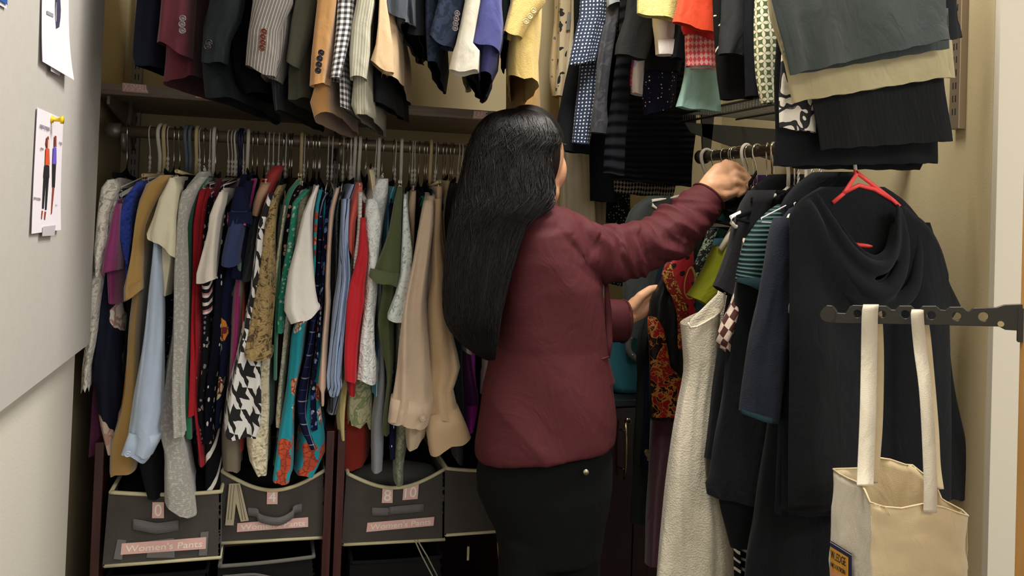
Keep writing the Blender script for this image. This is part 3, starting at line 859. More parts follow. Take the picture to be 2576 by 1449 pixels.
LG('blouse', 'sheer cream blouse with lace strip running down to the second bin', BL, F('cream_lace', '#b9b093', p_scroll('#d9d2ba', 48, .09, dist=.3), rough=.6, bumpfn=b_relief(50, 2)),
   [(478,745,783),(530,741,770),(640,735,752),(760,720,735),(812,711,730),(950,698,716),(1060,687,708),(1081,688,705)], hook=791, hk='v', dn=.0)
LG('blouse', 'white blouse with a very wide draped sleeve at the middle of the rod', BL, F('bright_white', '#e2ded6', rough=.6, sheen=.3),
   [(468,790,806),(530,775,792),(620,760,789),(700,748,795),(765,745,806)],
   sleeve=[(470,793,802),(500,778,792),(535,764,785),(610,748,787),(687,727,791),(765,717,803),(716,790,808,776),(732,824,806,785)], hook=796, hk='v', dn=.075, sp=dict(D=.07, push=.01, lam=.06))
turq = F('turquoise_floral', '#1692a2', p_floral(['#c3512f','#b8482e','#d9906c','#e8d8c8'], 24, .44, leaf='#7c3020', lsc=34, lr=.16, warp=.75, dens=.7, line='#8f3521'))
LG('blouse', 'turquoise blouse with rust orange flowers reaching the second bin', BL, turq,
   [(479,800,814),(516,791,806),(600,786,800),(672,787,797),(760,770,790),(833,736,772),(915,724,760),(998,715,742),(1088,701,738),(1160,690,738),(1203,682,738),(680,1218,737,1214)], hook=805, hk='v', dn=.045)
LG('blouse', 'second turquoise floral hem showing behind the plaid sleeve', BL, turq,
   [(500,812,822),(800,800,812),(1000,770,812),(1105,745,832),(1145,739,832),(740,1202,796,1196)], hook=812, dn=.0)
LG('shirt', 'navy plaid shirt whose sleeve tapers to the right', 'shirt', F('navy_plaid', '#15193a', p_plaid('#c9cbd8', 20, .05, '#5a6390', .5), rough=.6),
   [(490,808,828),(540,800,812),(700,794,808),(798,777,800),(898,763,786),(1000,741,782),(1053,742,778),(1090,750,790),(776,1143,800,1130)], hook=828, hk='w', dn=.01)
LG('blouse', 'navy blouse covered in blue, white and coral flowers', BL, F('blue_floral', '#151a38', p_floral(['#5d7cc0','#c9cfe0','#cf6f66','#5d7cc0','#8fa3d8'], 85, .44, warp=.4, dens=.9)),
   [(490,830,850),(530,816,836),(610,807,824),(718,803,818),(790,800,813),(881,791,808),(950,780,800),(1030,778,805),(1088,779,806)], hook=838, hk='w', dn=.012)
LG('blouse', 'blush pink silky sleeve blouse right of the blue floral', BL, F('blush', '#d4b096', rough=.55, sheen=.3),
   [(474,842,856),(529,825,844),(610,819,834),(718,816,832),(760,817,835),(898,806,828),(974,797,825),(990,806,818),(1022,807,817)], hook=856, hk='v', dn=.035)
LG('top', 'black sequinned top with tiny sparkles', TOP, F('sequin_black', '#10131c', p_dots('#9fb0cf', 160, .10, 1), rough=.35, spec=.6),
   [(485,848,868),(540,832,862),(641,830,858),(780,834,850),(900,828,845),(1040,826,840)], hook=866, hk='w', dn=.012)
strb = F('blue_stripe_shirt', '#9db0d0', p_stripe('#101a38', 62, .16, 0), rough=.6)
LG('shirt', 'pale blue shirt with navy vertical stripes and gathered cuff', 'shirt', strb,
   [(464,880,902),(504,862,892),(620,858,884),(700,852,885),(780,845,877),(915,833,866),(955,828,865)],
   sleeve=[(500,862,882),(600,858,878),(700,856,885),(760,848,878),(880,836,868),(950,830,864),(975,832,868),(1000,838,852)], hook=875, hk='v', dn=.025, sp=dict(D=.05, lam=.012))
LG('shirt', 'grey-blue striped cuff dangling under the gathered striped shirt', 'shirt', F('grey_stripe', '#8d98a8', p_stripe('#141c30', 45, .16, 0)),
   [(520,872,884),(900,840,862),(1000,830,862),(824,1040,850,1049)], hook=872, dn=-.01)
coralr = F('coral_ruffle', '#cc5c50', rough=.8)
LG('top', 'coral top with a feathery ruffled armhole', TOP, coralr,
   [(476,896,916),(520,880,910),(560,872,900),(610,869,897),(872,620,895,655)], hook=884, hk='w', dn=.05, bp=dict(push=.02, lam=.016, rise=.05, D=.2))
LG('camisole', 'white ruched satin strap top between coral and red', TOP, F('white_ruched', '#d9d4cc', rough=.4, bumpfn=b_rib(120, 1, 1.5)),
   [(490,900,914),(579,898,910),(640,890,904),(681,886,899)], hook=894, hk='p', dn=.06, bp=dict(D=.1, rise=.03))
redsat = F('red_satin', '#b80d1e', rough=.5)
LG('blouse', 'scarlet blouse with satin banded sleeve', BL, redsat,
   [(520,914,926),(600,905,928),(718,882,920),(800,874,912),(898,866,900),(957,866,898),(996,873,895)],
   sleeve=[(548,908,920),(641,900,927),(718,883,920),(760,877,920),(830,872,908),(900,866,900),(960,867,896)], hook=906, hk='p', dn=.04)
whj = F('white_jacquard', '#cfd2ce', p_scroll('#e6e8e4', 60, .08), rough=.5, bumpfn=b_relief(60, 1))
LG('blouse', 'white jacquard blouse with a ruffled high collar', BL, whj,
   [(450,945,985),(498,922,985),(594,922,968),(700,925,958),(777,918,945),(860,905,943),(920,898,960),(893,960,962,970)],
   sleeve=[(500,925,950),(560,918,962),(640,926,956),(740,922,950),(800,915,944),(860,905,942),(930,897,945),(893,960,945,966)], hook=947, hk='w', dn=.03)
LG('top', 'cream pleated collar top poking above the white jacquard blouse', TOP, F('cream_pleat', '#d6c8a0', bumpfn=b_rib(160, 0, 1)),
   [(428,924,944),(446,928,946),(500,935,950),(600,936,950)], hook=922, hk='v', dn=.02, bp=dict(rise=.02, D=.2))
LG('blouse', 'cream blouse printed with faint green sprigs and a fringed hem', BL, F('sprig_cream', '#c9c29c', p_scroll('#8f9c70', 26, .025), rough=.7),
   [(520,935,950),(900,880,940),(967,868,945),(1030,865,950),(868,1062,951,1078)], hook=934, dn=-.02, jag=.012)
LG('blouse', 'pale yellow tie-neck blouse with a ribbon end hanging low', BL, F('pale_yellow', '#d8c689', rough=.6),
   [(520,890,900),(900,865,880),(1000,852,872),(1060,853,868),(1110,860,868)], hook=900, dn=.0, bp=dict(D=.1))
LG('top', 'rust red flared top with rounded hem above the cherry post', TOP, F('rust_red', '#8f2a1c', rough=.8),
   [(520,905,920),(900,870,915),(1030,845,932),(1075,830,940),(1120,824,941),(1160,840,932),(852,1180,918,1182)], hook=915, dn=-.06)
LG('blouse', 'turquoise blouse with wavy white stripes behind the olive sleeve', BL, F('turq_wave', '#2f88a8', p_stripe('#a8cfdc', 70, .22, 0, .01)),
   [(470,985,1002),(520,970,996),(600,965,990),(700,962,980),(880,948,965),(1000,940,962)], hook=964, hk='v', dn=.0)
LG('shirt', 'olive green shirt with a wide cuffed short sleeve', 'shirt', F('olive', '#47502a', rough=.7, sheen=.2),
   [(470,998,1014),(520,990,1016),(640,960,1008),(740,955,1000),(819,942,993),(915,960,988),(967,968,984),(1040,960,980),(1096,955,978)],
   sleeve=[(473,1000,1011),(504,991,1013),(578,977,1010),(640,956,1008),(678,939,1006),(930,694,1002,722)], cuff=[(930,676,1007,690),(926,700,1001,728)], hook=1012, hk='p', dn=.05, sp=dict(D=.07))
LG('blouse', 'pale aqua lace blouse with a bell sleeve', BL, F('aqua_lace', '#b3c0c0', p_scroll('#d5dcd8', 50, .06, '#93a5a8', .6), rough=.5),
   [(490,1012,1026),(569,1011,1026),(687,1008,1036),(780,990,1028)],
   sleeve=[(500,1014,1024),(553,1012,1028),(634,1010,1039),(690,1008,1035),(740,996,1030),(790,978,1022),(978,802,1018,816)], hook=1033, hk='v', dn=.055, sp=dict(D=.06))
LG('blouse', 'peach strappy blouse beside the aqua lace', BL, F('peach', '#d2b495', rough=.6),
   [(482,1030,1050),(520,1022,1050),(600,1030,1045),(760,1020,1040)], hook=1040, hk='w', dn=.02)
LG('blouse', 'black blouse with purple and green abstract print', BL, F('abstract_dark', '#15151c', p_blot('#157058', 38, .58, .3, '#4c2470', .62)),
   [(488,1056,1072),(540,1044,1066),(625,1043,1058),(800,1030,1050)], hook=1056, hk='v', dn=.01)
sat = F('beige_satin', '#c3ab91', rough=.42, sheen=.25)
LG('shirt', 'large beige satin shirt with a big buttoned cuff facing out', 'shirt', sat,
   [(495,1072,1100),(560,1056,1102),(700,1045,1112),(900,1020,1110),(1050,1010,1085),(1110,1012,1072),(1015,1132,1060,1120)],
   sleeve=[(504,1068,1092),(560,1056,1092),(656,1040,1082),(760,1018,1072),(850,1006,1078),(933,996,1084),(1008,984,1090),(1040,980,1084),(977,1064,1073,1079)],
   cuff=[(984,1006,1090,1016),(979,1040,1080,1052),(976,1066,1072,1081)], buttons=[(1063,1052)], btn=plain('beige_button', '#c8b092', .35), hook=1076, hk='v', dn=.085, sp=dict(D=.06, push=.008, lam=.05))
sat2 = F('champagne_satin', '#bd9f7a', rough=.4, sheen=.25)
LG('shirt', 'champagne satin shirt with a crumpled sleeve and turned-out cuff', 'shirt', sat2,
   [(470,1095,1118),(560,1092,1118),(700,1098,1130),(900,1090,1140),(1050,1080,1140),(1100,1110,1150)],
   sleeve=[(500,1094,1112),(609,1090,1112),(702,1088,1124),(760,1080,1132),(860,1082,1142),(929,1084,1158),(985,1080,1140),(1030,1078,1150),(1060,1076,1162)],
   cuff=[(1076,1050,1156,1028),(1076,1100,1174,1068),(1084,1152,1188,1106)], hook=1085, hk='b', dn=.07, sp=dict(D=.06, push=.014, lam=.06))
LG('shirt', 'second ivory satin shirt tucked behind the champagne one', 'shirt', F('ivory_satin', '#cdb993', rough=.45),
   [(455,1118,1138),(540,1112,1124),(700,1120,1130),(1000,1120,1145),(1120,1115,1150)], hook=1102, hk='v', dn=-.01)
LG('top', 'lavender blue top glimpsed between two satin shirts', TOP, F('lavender', '#5d5f9c'),
   [(488,1106,1116),(540,1097,1107),(620,1100,1108),(800,1105,1115)], hook=1098, hk='w', dn=.0)
LG('coat', 'fuzzy charcoal coat hanging against the woman\'s hair', 'coat', F('charcoal_fuzz', '#2a2b30', rough=1, sheen=.8, weave=300, wb=.6),
   [(462,1135,1160),(520,1122,1160),(640,1120,1165),(800,1132,1168),(1000,1145,1170),(1170,1150,1172)], hook=1123, hk='v', dn=.0)
LG('top', 'white top glimpsed under the ends of the woman\'s hair', TOP, F('plain_white', '#dcd6cc'),
   [(480,1165,1190),(700,1165,1190),(850,1168,1196),(892,1168,1196)], hook=1141, hk='v', dn=.0)
LG('blouse', 'purple blouse with a bright magenta lining below the hair', BL, F('purple', '#581a5e', rough=.5),
   [(500,1172,1198),(700,1168,1196),(890,1168,1197),(960,1168,1206),(1020,1170,1215)], hook=1155, hk='w', dn=-.02)
LG('blouse', 'vivid magenta satin hem beside the burgundy blazer', BL, F('vivid_magenta', '#b222b0', rough=.35),
   [(500,1180,1205),(900,1172,1200),(1000,1170,1216),(1050,1174,1208),(1176,1100,1196,1082)], hook=1163, hk='w', dn=-.03)
LG('top', 'off-white pointed hem top touching the blazer\'s back', TOP, F('off_white', '#d8cfc2'),
   [(500,1200,1230),(880,1218,1244),(940,1216,1238),(1216,1000,1222,985)], hook=1176, hk='v', dn=-.03)
LG('trousers', 'black trousers filling the right end of the left rod', 'trousers', F('black_cloth', '#15161b'),
   [(500,1215,1260),(900,1195,1250),(1100,1190,1235),(1180,1190,1240)], hook=1190, hk='v', dn=-.06)
LG('top', 'cool grey top with its hem draped into the third bin', TOP, F('cool_grey', '#90939a', rough=.6),
   [(520,945,960),(900,950,970),(1080,936,972),(934,1192,966,1188)], hook=955, hk='p', dn=.02)
LG('blouse', 'navy blouse flecked with white dashes over the third bin', BL, F('navy_dash', '#151a38', p_dots('#d5d5da', 95, .2, 1, 2.4)),
   [(520,975,990),(900,978,992),(1060,973,996),(976,1158,994,1162)], hook=992, hk='v', dn=.03)
LG('blouse', 'sage grey floral sleeve hanging into the third bin', BL, F('sage_floral', '#8b8c78', p_scroll('#6c705c', 40, .05), rough=.6),
   [(520,1000,1015),(900,998,1014),(1064,992,1044),(1120,990,1034),(1180,990,1022),(991,1216,1020,1224)], hook=997, hk='w', dn=.04)
LG('top', 'taupe top whose wavy hem rests over the second bin', TOP, F('taupe', '#7d7363', rough=.7),
   [(520,612,625),(900,580,610),(1100,552,612),(1150,551,614),(555,1192,612,1184)], hook=625, hk='p', dn=.0)
LG('top', 'black top showing behind the blue cuff above the first bin', TOP, F('black_cloth', '#15161b'),
   [(520,428,440),(900,370,400),(1100,330,400),(1180,335,402),(362,1250,400,1254)], hook=545, dn=.02)
LG('top', 'dark brown top behind the black blouse in the middle', TOP, F('dark_brown', '#33271f'),
   [(450,725,760),(520,715,740),(760,700,720),(1000,680,700)], hook=731, dn=-.04)
for hx, k in ((594, 'w'),(606, 'n'),(805, 'v'),(884, 'w'),(921,'v'),(1044,'w'),(1068,'v'),(1115,'v'),(1133,'v')):
    P = Vector((onY(hx + 3, 340, RY).x, RY, RZ)); aa = Vector((-.3, -1, 0)).normalized()
    hanger(k, P, aa, P + aa * .19 + Vector((0, 0, -.145)), '%s hanger crowded among the others at mid rod' % HKIND[k][0] if 0 else
           {594:'white wire hanger just left of the navy plastic hook',606:'empty navy plastic hanger among white wire ones',805:'black velvet hanger left of the twin wire hooks',884:'white wire hanger left of the two white plastic hooks',
            921:'black velvet hanger behind the cream pleated collar',1044:'white wire hanger right of the twin black velvet hooks',1068:'black velvet hanger left of the beige plastic hook',
            1115:'black velvet hanger over the champagne shirt, left one',1133:'black velvet hanger close to the hair, bare hook'}[hx], 'hangers on the long left rod')
# ------------------------------------------------------------------ jackets on the upper left rod
URY = 1.68; URZ = 2.36
urod = empty('clothes_rod', (.35, URY, URZ), 'upper bronze clothes rod carrying the jackets over the oak shelf', 'rod')
MB().tube([(LX - .03, URY, URZ), (.95, URY, URZ)], .0135, 20).build('rod_tube', GUN, urod)
MB().tube([(ux1, URY, URZ + .02), (ux1, BY, URZ + .02)], .008, 8).build('rod_arm', STEEL, urod)
MB().tube([(ux2, URY, URZ + .02), (ux2, BY, URZ + .02)], .008, 8).build('rod_arm', STEEL, urod)
UY = 1.50
def UG(label, mat, rows, sleeve=None, hk='v', name='jacket', cat='jacket', dn=0.0, **k):
    """rows near the top of the frame are continued up to the shoulder"""
    def ext(rs):
        xl, yl, xr, yr = R4(rs[0]); w = (xr - xl)
        return [(-560, xl + w*.25 + 8, xr - w*.15 + 8), (-500, xl + 6, xr + 4), (-250, xl + 3, xr + 3)] + list(rs)
    rows = ext(rows)
    if sleeve: sleeve = [ext(s) for s in (sleeve if isinstance(sleeve[0], list) else [sleeve])]
    xl, yl, xr, yr = R4(rows[0])
    Yn = UY - dn
    T = (onY(xl, yl, Yn) + onY(xr, yr, Yn)) / 2
    P = Vector((T.x + .055, URY, URZ))
    back = Vector((P.x - T.x, P.y - T.y, 0)); a = back.normalized(); hl = back.length
    multi = bool(sleeve); e = empty(name, (T.x, T.y, 1.7), label, cat, 'jackets on the upper left rod') if multi else None
    kw = dict(rise=max(.02, URZ - .095 - T.z), D=2*hl, fade=.15, step=.03, taper=.6, fold=.003, hemw=.003); kw.update(k.get('bp', {}))
    V, Fc, UV = sheet(rows, Yn, a, **kw)
    o = mk('body' if multi else name, V, Fc, mat, e, UV)
    if not multi: tag(o, label, cat, 'jackets on the upper left rod')
    last = None
    if sleeve:
        for i, s in enumerate(sleeve):
            kw = dict(D=.055, push=.003, fold=.002, ex=.55, step=.03); kw.update(k.get('sp', {}))
            V, Fc, UV = sheet(s, Yn - .03 - .012*i, a, **kw)
            last = mk('sleeve', V, Fc, k.get('smat', mat), e, UV)
            if k.get('lining'):
                ring = [Vector(v) for v in V[-(88 if len(V) % 88 == 0 and 0 else 44):]]
        for bx, by in k.get('buttons', []):
            c = onY(bx, by, Yn - .045)
            mb = MB().disc(c, (0, -1, 0), .0056, .003, 20)
            mb.tube([c + Vector((math.cos(t)*.0048, -.003, math.sin(t)*.0048)) for t in [q*PI/8 for q in range(17)]], .001, 6)
            mb.build('button', k.get('btn', BLK), last)
    if hk: hanger(hk, P, -a, T + a * .02 - Vector((0, 0, .004)), '%s hanger under the %s' % (HKIND[hk][0], label.split(',')[0]), 'hangers on the upper left rod')
    return e or o
BTN_BROWN = plain('tortoise_button', '#5a2c18', .35, spec=.5); BTN_DARK = plain('dark_button', '#1c1614', .4)
BTN_MET = plain('pewter_button', '#6b6264', .4, .3); BTN_CREAM = plain('cream_button', '#d8c790', .3, coat=.4)
UG('navy black jacket at the far left of the upper row', F('ink_navy', '#171a26'), [(0,326,402),(60,320,398),(130,316,392),(150,324,388),(330,158,380,165)], dn=.0)
UG('burgundy wool jacket with three pewter cuff buttons, second in the upper row', F('burgundy_wool', '#4d1823', rough=.95, sheen=.1), [(0,400,492),(90,390,492),(150,386,490),(378,210,490,188)],
   sleeve=[(0,394,470),(60,388,468),(383,100,466,136)], buttons=[(460,47),(458,62),(459,78)], btn=BTN_MET, dn=.01)
VELJ = F('black_velvet_cloth', '#14171a', rough=.7, sheen=.8, sheent='#8fa09c')
UG('black velvet jacket hanging lowest over the shelf labels', VELJ, [(0,505,592),(60,490,575),(120,489,560),(180,490,562),(215,490,580),(492,239,589,248)],
   sleeve=[(0,520,598),(40,514,588),(90,503,562),(130,500,556),(500,150,552,158)], buttons=[(526,108),(522,118)], btn=BTN_DARK, dn=.035)
UG('jet black ruffled-hem jacket behind the pinstripe sleeve', F('jet', '#0c0d12'), [(0,590,645),(100,572,632),(170,565,650),(210,572,680),(590,228,688,240)], bp=dict(push=.014), dn=-.01)
PIN = F('grey_pinstripe', '#5d5853', p_stripe('#9a948c', 170, .22, 0), rough=.8)
UG('grey pinstripe jacket with four brown cuff buttons', PIN, [(0,650,735),(60,660,730),(150,672,712),(640,190,700,200)],
   sleeve=[(0,632,728),(40,626,708),(75,620,693),(120,614,690),(610,166,682,186)], buttons=[(664,80),(661,94),(661,108),(659,121)], btn=BTN_BROWN, dn=.05)
UG('charcoal striped jacket ending in a narrow hem over the shelf', F('charcoal_stripe', '#25272a', p_stripe('#3c3e40', 150, .2, 0)), [(0,700,735),(75,694,732),(150,686,716),(200,672,711),(250,678,706),(684,279,704,277)], dn=.02)
OLV = F('dark_olive_wool', '#3b3b2d', rough=.95)
UG('dark olive jacket with a sharp front edge', OLV, [(0,740,792),(100,722,775),(180,712,775),(230,712,776),(712,250,772,242)],
   sleeve=[(0,737,794),(50,728,783),(100,722,766),(716,154,746,163)], dn=.03)
CAMJ = F('tan_wool', '#a8793f', rough=.9, sheen=.4)
UG('tan camel jacket with four dark cuff buttons', CAMJ, [(0,795,850),(150,782,838),(215,776,836),(250,762,840),(775,298,840,276)],
   sleeve=[(0,795,845),(70,788,838),(140,782,831),(779,208,819,214)], buttons=[(808,133),(804,148),(802,163),(800,178)], btn=BTN_DARK, dn=.05)
UG('black and white gingham shirt jacket in the upper row', F('gingham', '#dddad4', p_gingham('#23252a', '#8c8b8c', 95), rough=.7), [(0,848,890),(110,845,875),(200,846,876),(846,268,878,270)],
   sleeve=[(0,846,893),(60,842,888),(100,838,877),(828,190,853,200)], dn=.045)
SEER = F('seersucker', '#a5a18c', p_stripe('#c4c0ac', 190, .4, 0), rough=.8)
UG('pale grey green seersucker jacket, longest of the light ones', SEER, [(0,898,935),(150,882,928),(220,874,930),(868,262,934,272),(882,291,926,280)],
   sleeve=[(0,896,939),(60,884,930),(130,877,928),(877,192,919,197)], dn=.055)
UG('maroon jacket glimpsed behind the seersucker sleeve', F('maroon', '#5c1626'), [(0,928,955),(40,930,952),(64,932,950)], name='top', cat='top', dn=-.02)
UG('charcoal jacket hem hanging behind the beige sleeve', F('charcoal_cloth', '#222326'), [(0,935,950),(110,930,946),(180,929,962),(929,259,967,256)], dn=-.015)
BEIG = F('beige_crepe', '#c9ab84', rough=.7)
UG('beige crepe jacket with flared open cuff', BEIG, [(0,955,985),(60,960,998),(120,960,1004),(950,188,1005,192)],
   sleeve=[(0,951,970),(60,947,976),(110,940,983),(926,154,987,180)], dn=.04)
UG('slate grey jacket sleeve cut by the top of the picture', F('slate_cloth', '#3d444d'), [(0,985,1045),(60,990,1047),(1000,62,1047,56)], sleeve=[(0,969,1018),(968,8,1017,20),(972,32,1014,40)], dn=.03)
UG('dark grey wool jacket right of the slate sleeve', F('dark_grey_wool', '#2b2d30'), [(0,1020,1075),(50,1020,1080),(1010,78,1080,92)], dn=.0)
DEN = F('dark_denim', '#252c3c', p_blot('#303a4e', 60, .5, 1), rough=.8)
UG('dark denim blazer with a row of small cuff buttons', DEN, [(0,1060,1120),(90,1066,1120),(1070,158,1102,150)],
   sleeve=[(0,1100,1166),(40,1090,1160),(80,1080,1150),(1080,88,1140,124)], buttons=[(1149,35),(1147,48),(1145,60),(1144,72)], btn=BTN_MET, dn=.03)
UG('cream silk blouse with a long narrow flared cuff in the upper row', F('cream_silk', '#cfc8b6', rough=.45), [(0,1172,1200),(100,1160,1190),(1160,140,1195,150)],
   sleeve=[(0,1168,1208),(60,1157,1198),(105,1148,1190),(130,1140,1207),(1131,173,1203,180)], hk='w', name='blouse', cat='blouse', dn=.05)
UG('periwinkle blue jacket with wide sleeve', F('periwinkle', '#474a86', rough=.75), [(0,1215,1262),(90,1205,1262),(150,1200,1256),(1200,182,1240,180)],
   sleeve=[(0,1206,1262),(50,1198,1266),(90,1190,1265),(1190,100,1257,128)], dn=.04)
UG('midnight black jacket behind the cream silk sleeve', F('jet', '#0c0d12'), [(0,1150,1200),(150,1165,1198),(1168,190,1190,198)], dn=-.02)
UG('dark bottle green jacket left of the yellow linen', F('bottle_green', '#2a322c'), [(0,1258,1288),(70,1258,1284),(1258,100,1280,105)], dn=.01)
LINEN = F('yellow_linen', '#d8bb72', rough=.85, weave=500, wb=.4)
UG('yellow linen jacket with three cream buttons over the hair', LINEN, [(0,1285,1372),(80,1275,1371),(140,1270,1366),(1271,185,1368,205)],
   sleeve=[(0,1285,1372),(35,1276,1345),(1266,72,1312,98)], buttons=[(1341,28),(1332,42),(1322,55)], btn=BTN_CREAM, dn=.03, hk='W')
# ------------------------------------------------------------------ right wall: shelf, rods
RRX = 1.10
RRZ = (onX(1960, 376, RRX).z + onX(1775, 393, RRX).z) / 2
DGREY = plain('dark_steel', '#3a3a35', .5, .3)
yfar = onX(1768, 393, RRX).y
rr = empty('clothes_rod', (RRX, 1.6, RRZ), 'dark clothes rod on the right wall carrying the dresses', 'rod')
MB().tube([(RRX, yfar, RRZ), (RRX, 1.29, RRZ)], .0135, 24).build('rod_tube', plain('brown_rod', '#51463a', .35, .7), rr)
MB().tube([(RRX, yfar + .012, RRZ), (RRX, yfar - .01, RRZ)], .019, 24).build('end_cap', DGREY, rr)
for yy in (yfar - .02, 1.46):
    MB().prism([(RRX - .012, yy, RRZ + .012), (RRX + .012, yy, RRZ + .012), (RRX + .02, yy, RRZ + .12), (RRX - .02, yy, RRZ + .12)], (0, .006, 0)).build('rod_hanger', DGREY, rr, False)
# wire shelf
SXZ = onX(1718, 286, 1.03).z
ws = empty('wire_shelf', (1.2, 1.6, SXZ), 'dark wire shelf on the right wall above the dress rod', 'shelf')
y0s, y1s = 1.40, yfar - .0
mb = MB()
for k in range(int((y1s - y0s) / .012)):
    y = y0s + k * .012
    mb.tube([(1.03, y, SXZ - .022), (1.03, y, SXZ), (1.39, y, SXZ)], .0012, 4)
mb.build('deck_wires', plain('wire_steel', '#6d6a5e', .45, .4), ws)
for x, z in ((1.03, SXZ), (1.03, SXZ - .022), (1.2, SXZ - .003), (1.39, SXZ)):
    MB().tube([(x, y0s, z), (x, y1s, z)], .003, 8).build('rail', DGREY, ws)
for yy in (y1s - .02, 1.44):
    o = MB().prism([(1.03, yy, SXZ - .024), (1.398, yy, SXZ - .024), (1.398, yy, SXZ - .12), (1.30, yy, SXZ - .11), (1.05, yy, SXZ - .05)], (0, .006, 0)).build('support_arm', DGREY, ws, False)
yr = onX(2420, 200, RX).y
zlow = onX(2425, 322, RX - .02).z
def rupright(y, z0, label):
    o = bevel(MB().box((RX - .02, y - .013, z0), (RX, y + .013, 2.6)).build('wall_upright', plain('warm_steel', '#9a8a74', .4, .5), None, False), .0015)
    tag(o, label, 'bracket rail')
    sl = MB(); z = z0 + .03
    while z < 2.5:
        for d in (-.0035, .0035): sl.box((RX - .0206, y + d - .001, z), (RX - .0198, y + d + .001, z + .014))
        z += .028
    tag(sl.build('slots', BLK, o, False), kind='stuff')
rupright(yr, zlow, 'steel upright rail on the right wall near the room corner')
# upper right rod (above the frame)
MBt = MB().tube([(RRX, 2.2, 2.36), (RRX, 1.2, 2.36)], .0135, 20)
o = MBt.build('clothes_rod', GUN); tag(o, 'upper clothes rod on the right wall carrying skirts and folded trousers', 'rod')

def RG(name, label, cat, mat, Y, rows, D=.03, grp='clothes on the upper right rod', up=None, parts=None, hk=None, a=(0, 1, 0), **k):
    rows = list(rows)
    if up is not None:   # continue above the frame to the hanger
        xl, yl, xr, yr_ = R4(rows[0]); rows = [(up, xl + k.pop('upx', 6), xr + k.pop('upr', 6))] + rows
    kw = dict(D=D, rise=0, push=.005, fold=.002, lam=.09, ex=.7, hemw=.0012); kw.update(k)
    V, Fc, UV = sheet(rows, Y, a, **kw)
    if parts:
        e = empty(name, (sum(v.x for v in V)/len(V), Y, min(v.z for v in V)), label, cat, grp)
        mk('body', V, Fc, mat, e, UV)
        for p in parts:
            pn, pm, pr, dy = p[:4]; kk = dict(D=.03, push=.004, fold=.002, lam=.06, ex=.8, hemw=.001)
            if len(p) > 4: kk.update(p[4])
            V, Fc, UV = sheet(pr, Y - dy, a, **kk); mk(pn, V, Fc, pm, e, UV)
        r = e
    else:
        r = mk(name, V, Fc, mat, None, UV); tag(r, label, cat, grp)
    if hk:
        xl, yl, xr, yr_ = R4(rows[0]); c = (onY(xl, yl, Y) + onY(xr, yr_, Y)) / 2
        P = Vector((RRX, Y + D/2, 2.36)); 
        hanger(hk, P, (-1, 0, 0), Vector((RRX - .17, Y + D/2, c.z + .01)), '%s hanger holding the %s' % (HKIND[hk][0], label.split(',')[0]), 'hangers on the upper right rod', half=.17, drop=max(.05, min(.12, 2.36 - c.z - .03)))
    return r
BLKC = F('black_cloth', '#15161b'); CHAR = F('charcoal_twill', '#2a2b2c', rough=.8)
UPY = -330
RG('blouse', 'long cream blouse dotted with small navy flowers by the yellow wall', 'blouse', F('cream_ditsy', '#d6bd8d', p_floral(['#33344a','#55506a'], 62, .24, warp=.5, dens=.8)), 2.12,
   [(0,1402,1416),(100,1395,1412),(160,1388,1412),(210,1388,1418),(1396,241,1419,246)], up=UPY, lam=.03, hk='w')
RG('blouse', 'cream blouse with navy brush spots and a grey size tag', 'blouse', F('cream_spots', '#d9c6a2', p_blot('#20222e', 26, .60, .4), rough=.6), 2.06,
   [(0,1416,1442),(100,1410,1441),(160,1408,1436),(240,1404,1424)], up=UPY, lam=.03, hk='w',
   parts=[('size_tag', plain('grey_tag', '#8f8f8c', .7), [(30,1428,1440),(76,1424,1440)], .006, dict(D=.002, push=0))])
RG('dress', 'off-white long garment in a sliver beside the polka dot blouse', 'dress', F('off_white2', '#ddd2b4'), 2.0,
   [(0,1441,1468),(60,1440,1462),(160,1428,1448),(250,1420,1440)], up=UPY, hk='w')
RG('trousers', 'black wide trousers, lowest dark hem left of the cream skirt', 'trousers', F('soft_black', '#191b1e', rough=.9), 1.93,
   [(60,1450,1480),(150,1440,1480),(200,1430,1478),(300,1409,1480),(350,1403,1486),(1403,377,1490,388)], up=UPY, hk='v')
dotn = F('navy_polka', '#1d2a44', p_dots('#cfd6df', 105, .24, .15), rough=.65)
RG('dress', 'navy dress with small white polka dots and folded sleeve', 'dress', dotn, 1.88,
   [(0,1470,1535),(120,1466,1528),(200,1462,1512),(300,1452,1500),(1446,358,1488,366)], up=UPY, hk='v',
   parts=[('sleeve', dotn, [(UPY,1478,1530),(0,1463,1532),(50,1457,1526),(100,1446,1512),(1434,163,1499,152)], .04)])
RG('trousers', 'faded black denim trousers with a visible seam', 'trousers', F('faded_black', '#33343a', p_blot('#45464c', 30, .55, 1), rough=.6), 1.82,
   [(15,1532,1562),(60,1526,1556),(130,1514,1548),(200,1506,1540),(270,1496,1534),(300,1492,1536),(1492,330,1534,340)], up=UPY, hk='v', lam=.05)
RG('camisole', 'pale blue grey top corner above the black denim', 'top', F('ice_grey', '#9ea6aa'), 1.80, [(0,1534,1562),(1535,12,1566,2)], up=UPY)
tier = F('black_tiered', '#14151b', rough=.9, bumpfn=b_rib(34, 1, 1.6))
RG('dress', 'black dress with horizontal tucked bands', 'dress', tier, 1.78,
   [(60,1566,1600),(200,1550,1590),(300,1536,1580),(350,1530,1575),(1524,436,1572,442)], up=UPY, hk='v')
RG('skirt', 'long black pleated skirt with ruched hem above the tweed band', 'skirt', F('black_ruched', '#111218', rough=.9, bumpfn=b_rib(60, 1, 2.0)), 1.90,
   [(190,1560,1745),(300,1548,1755),(400,1545,1748),(1548,452,1745,470)], up=UPY, hk='v', lam=.1)
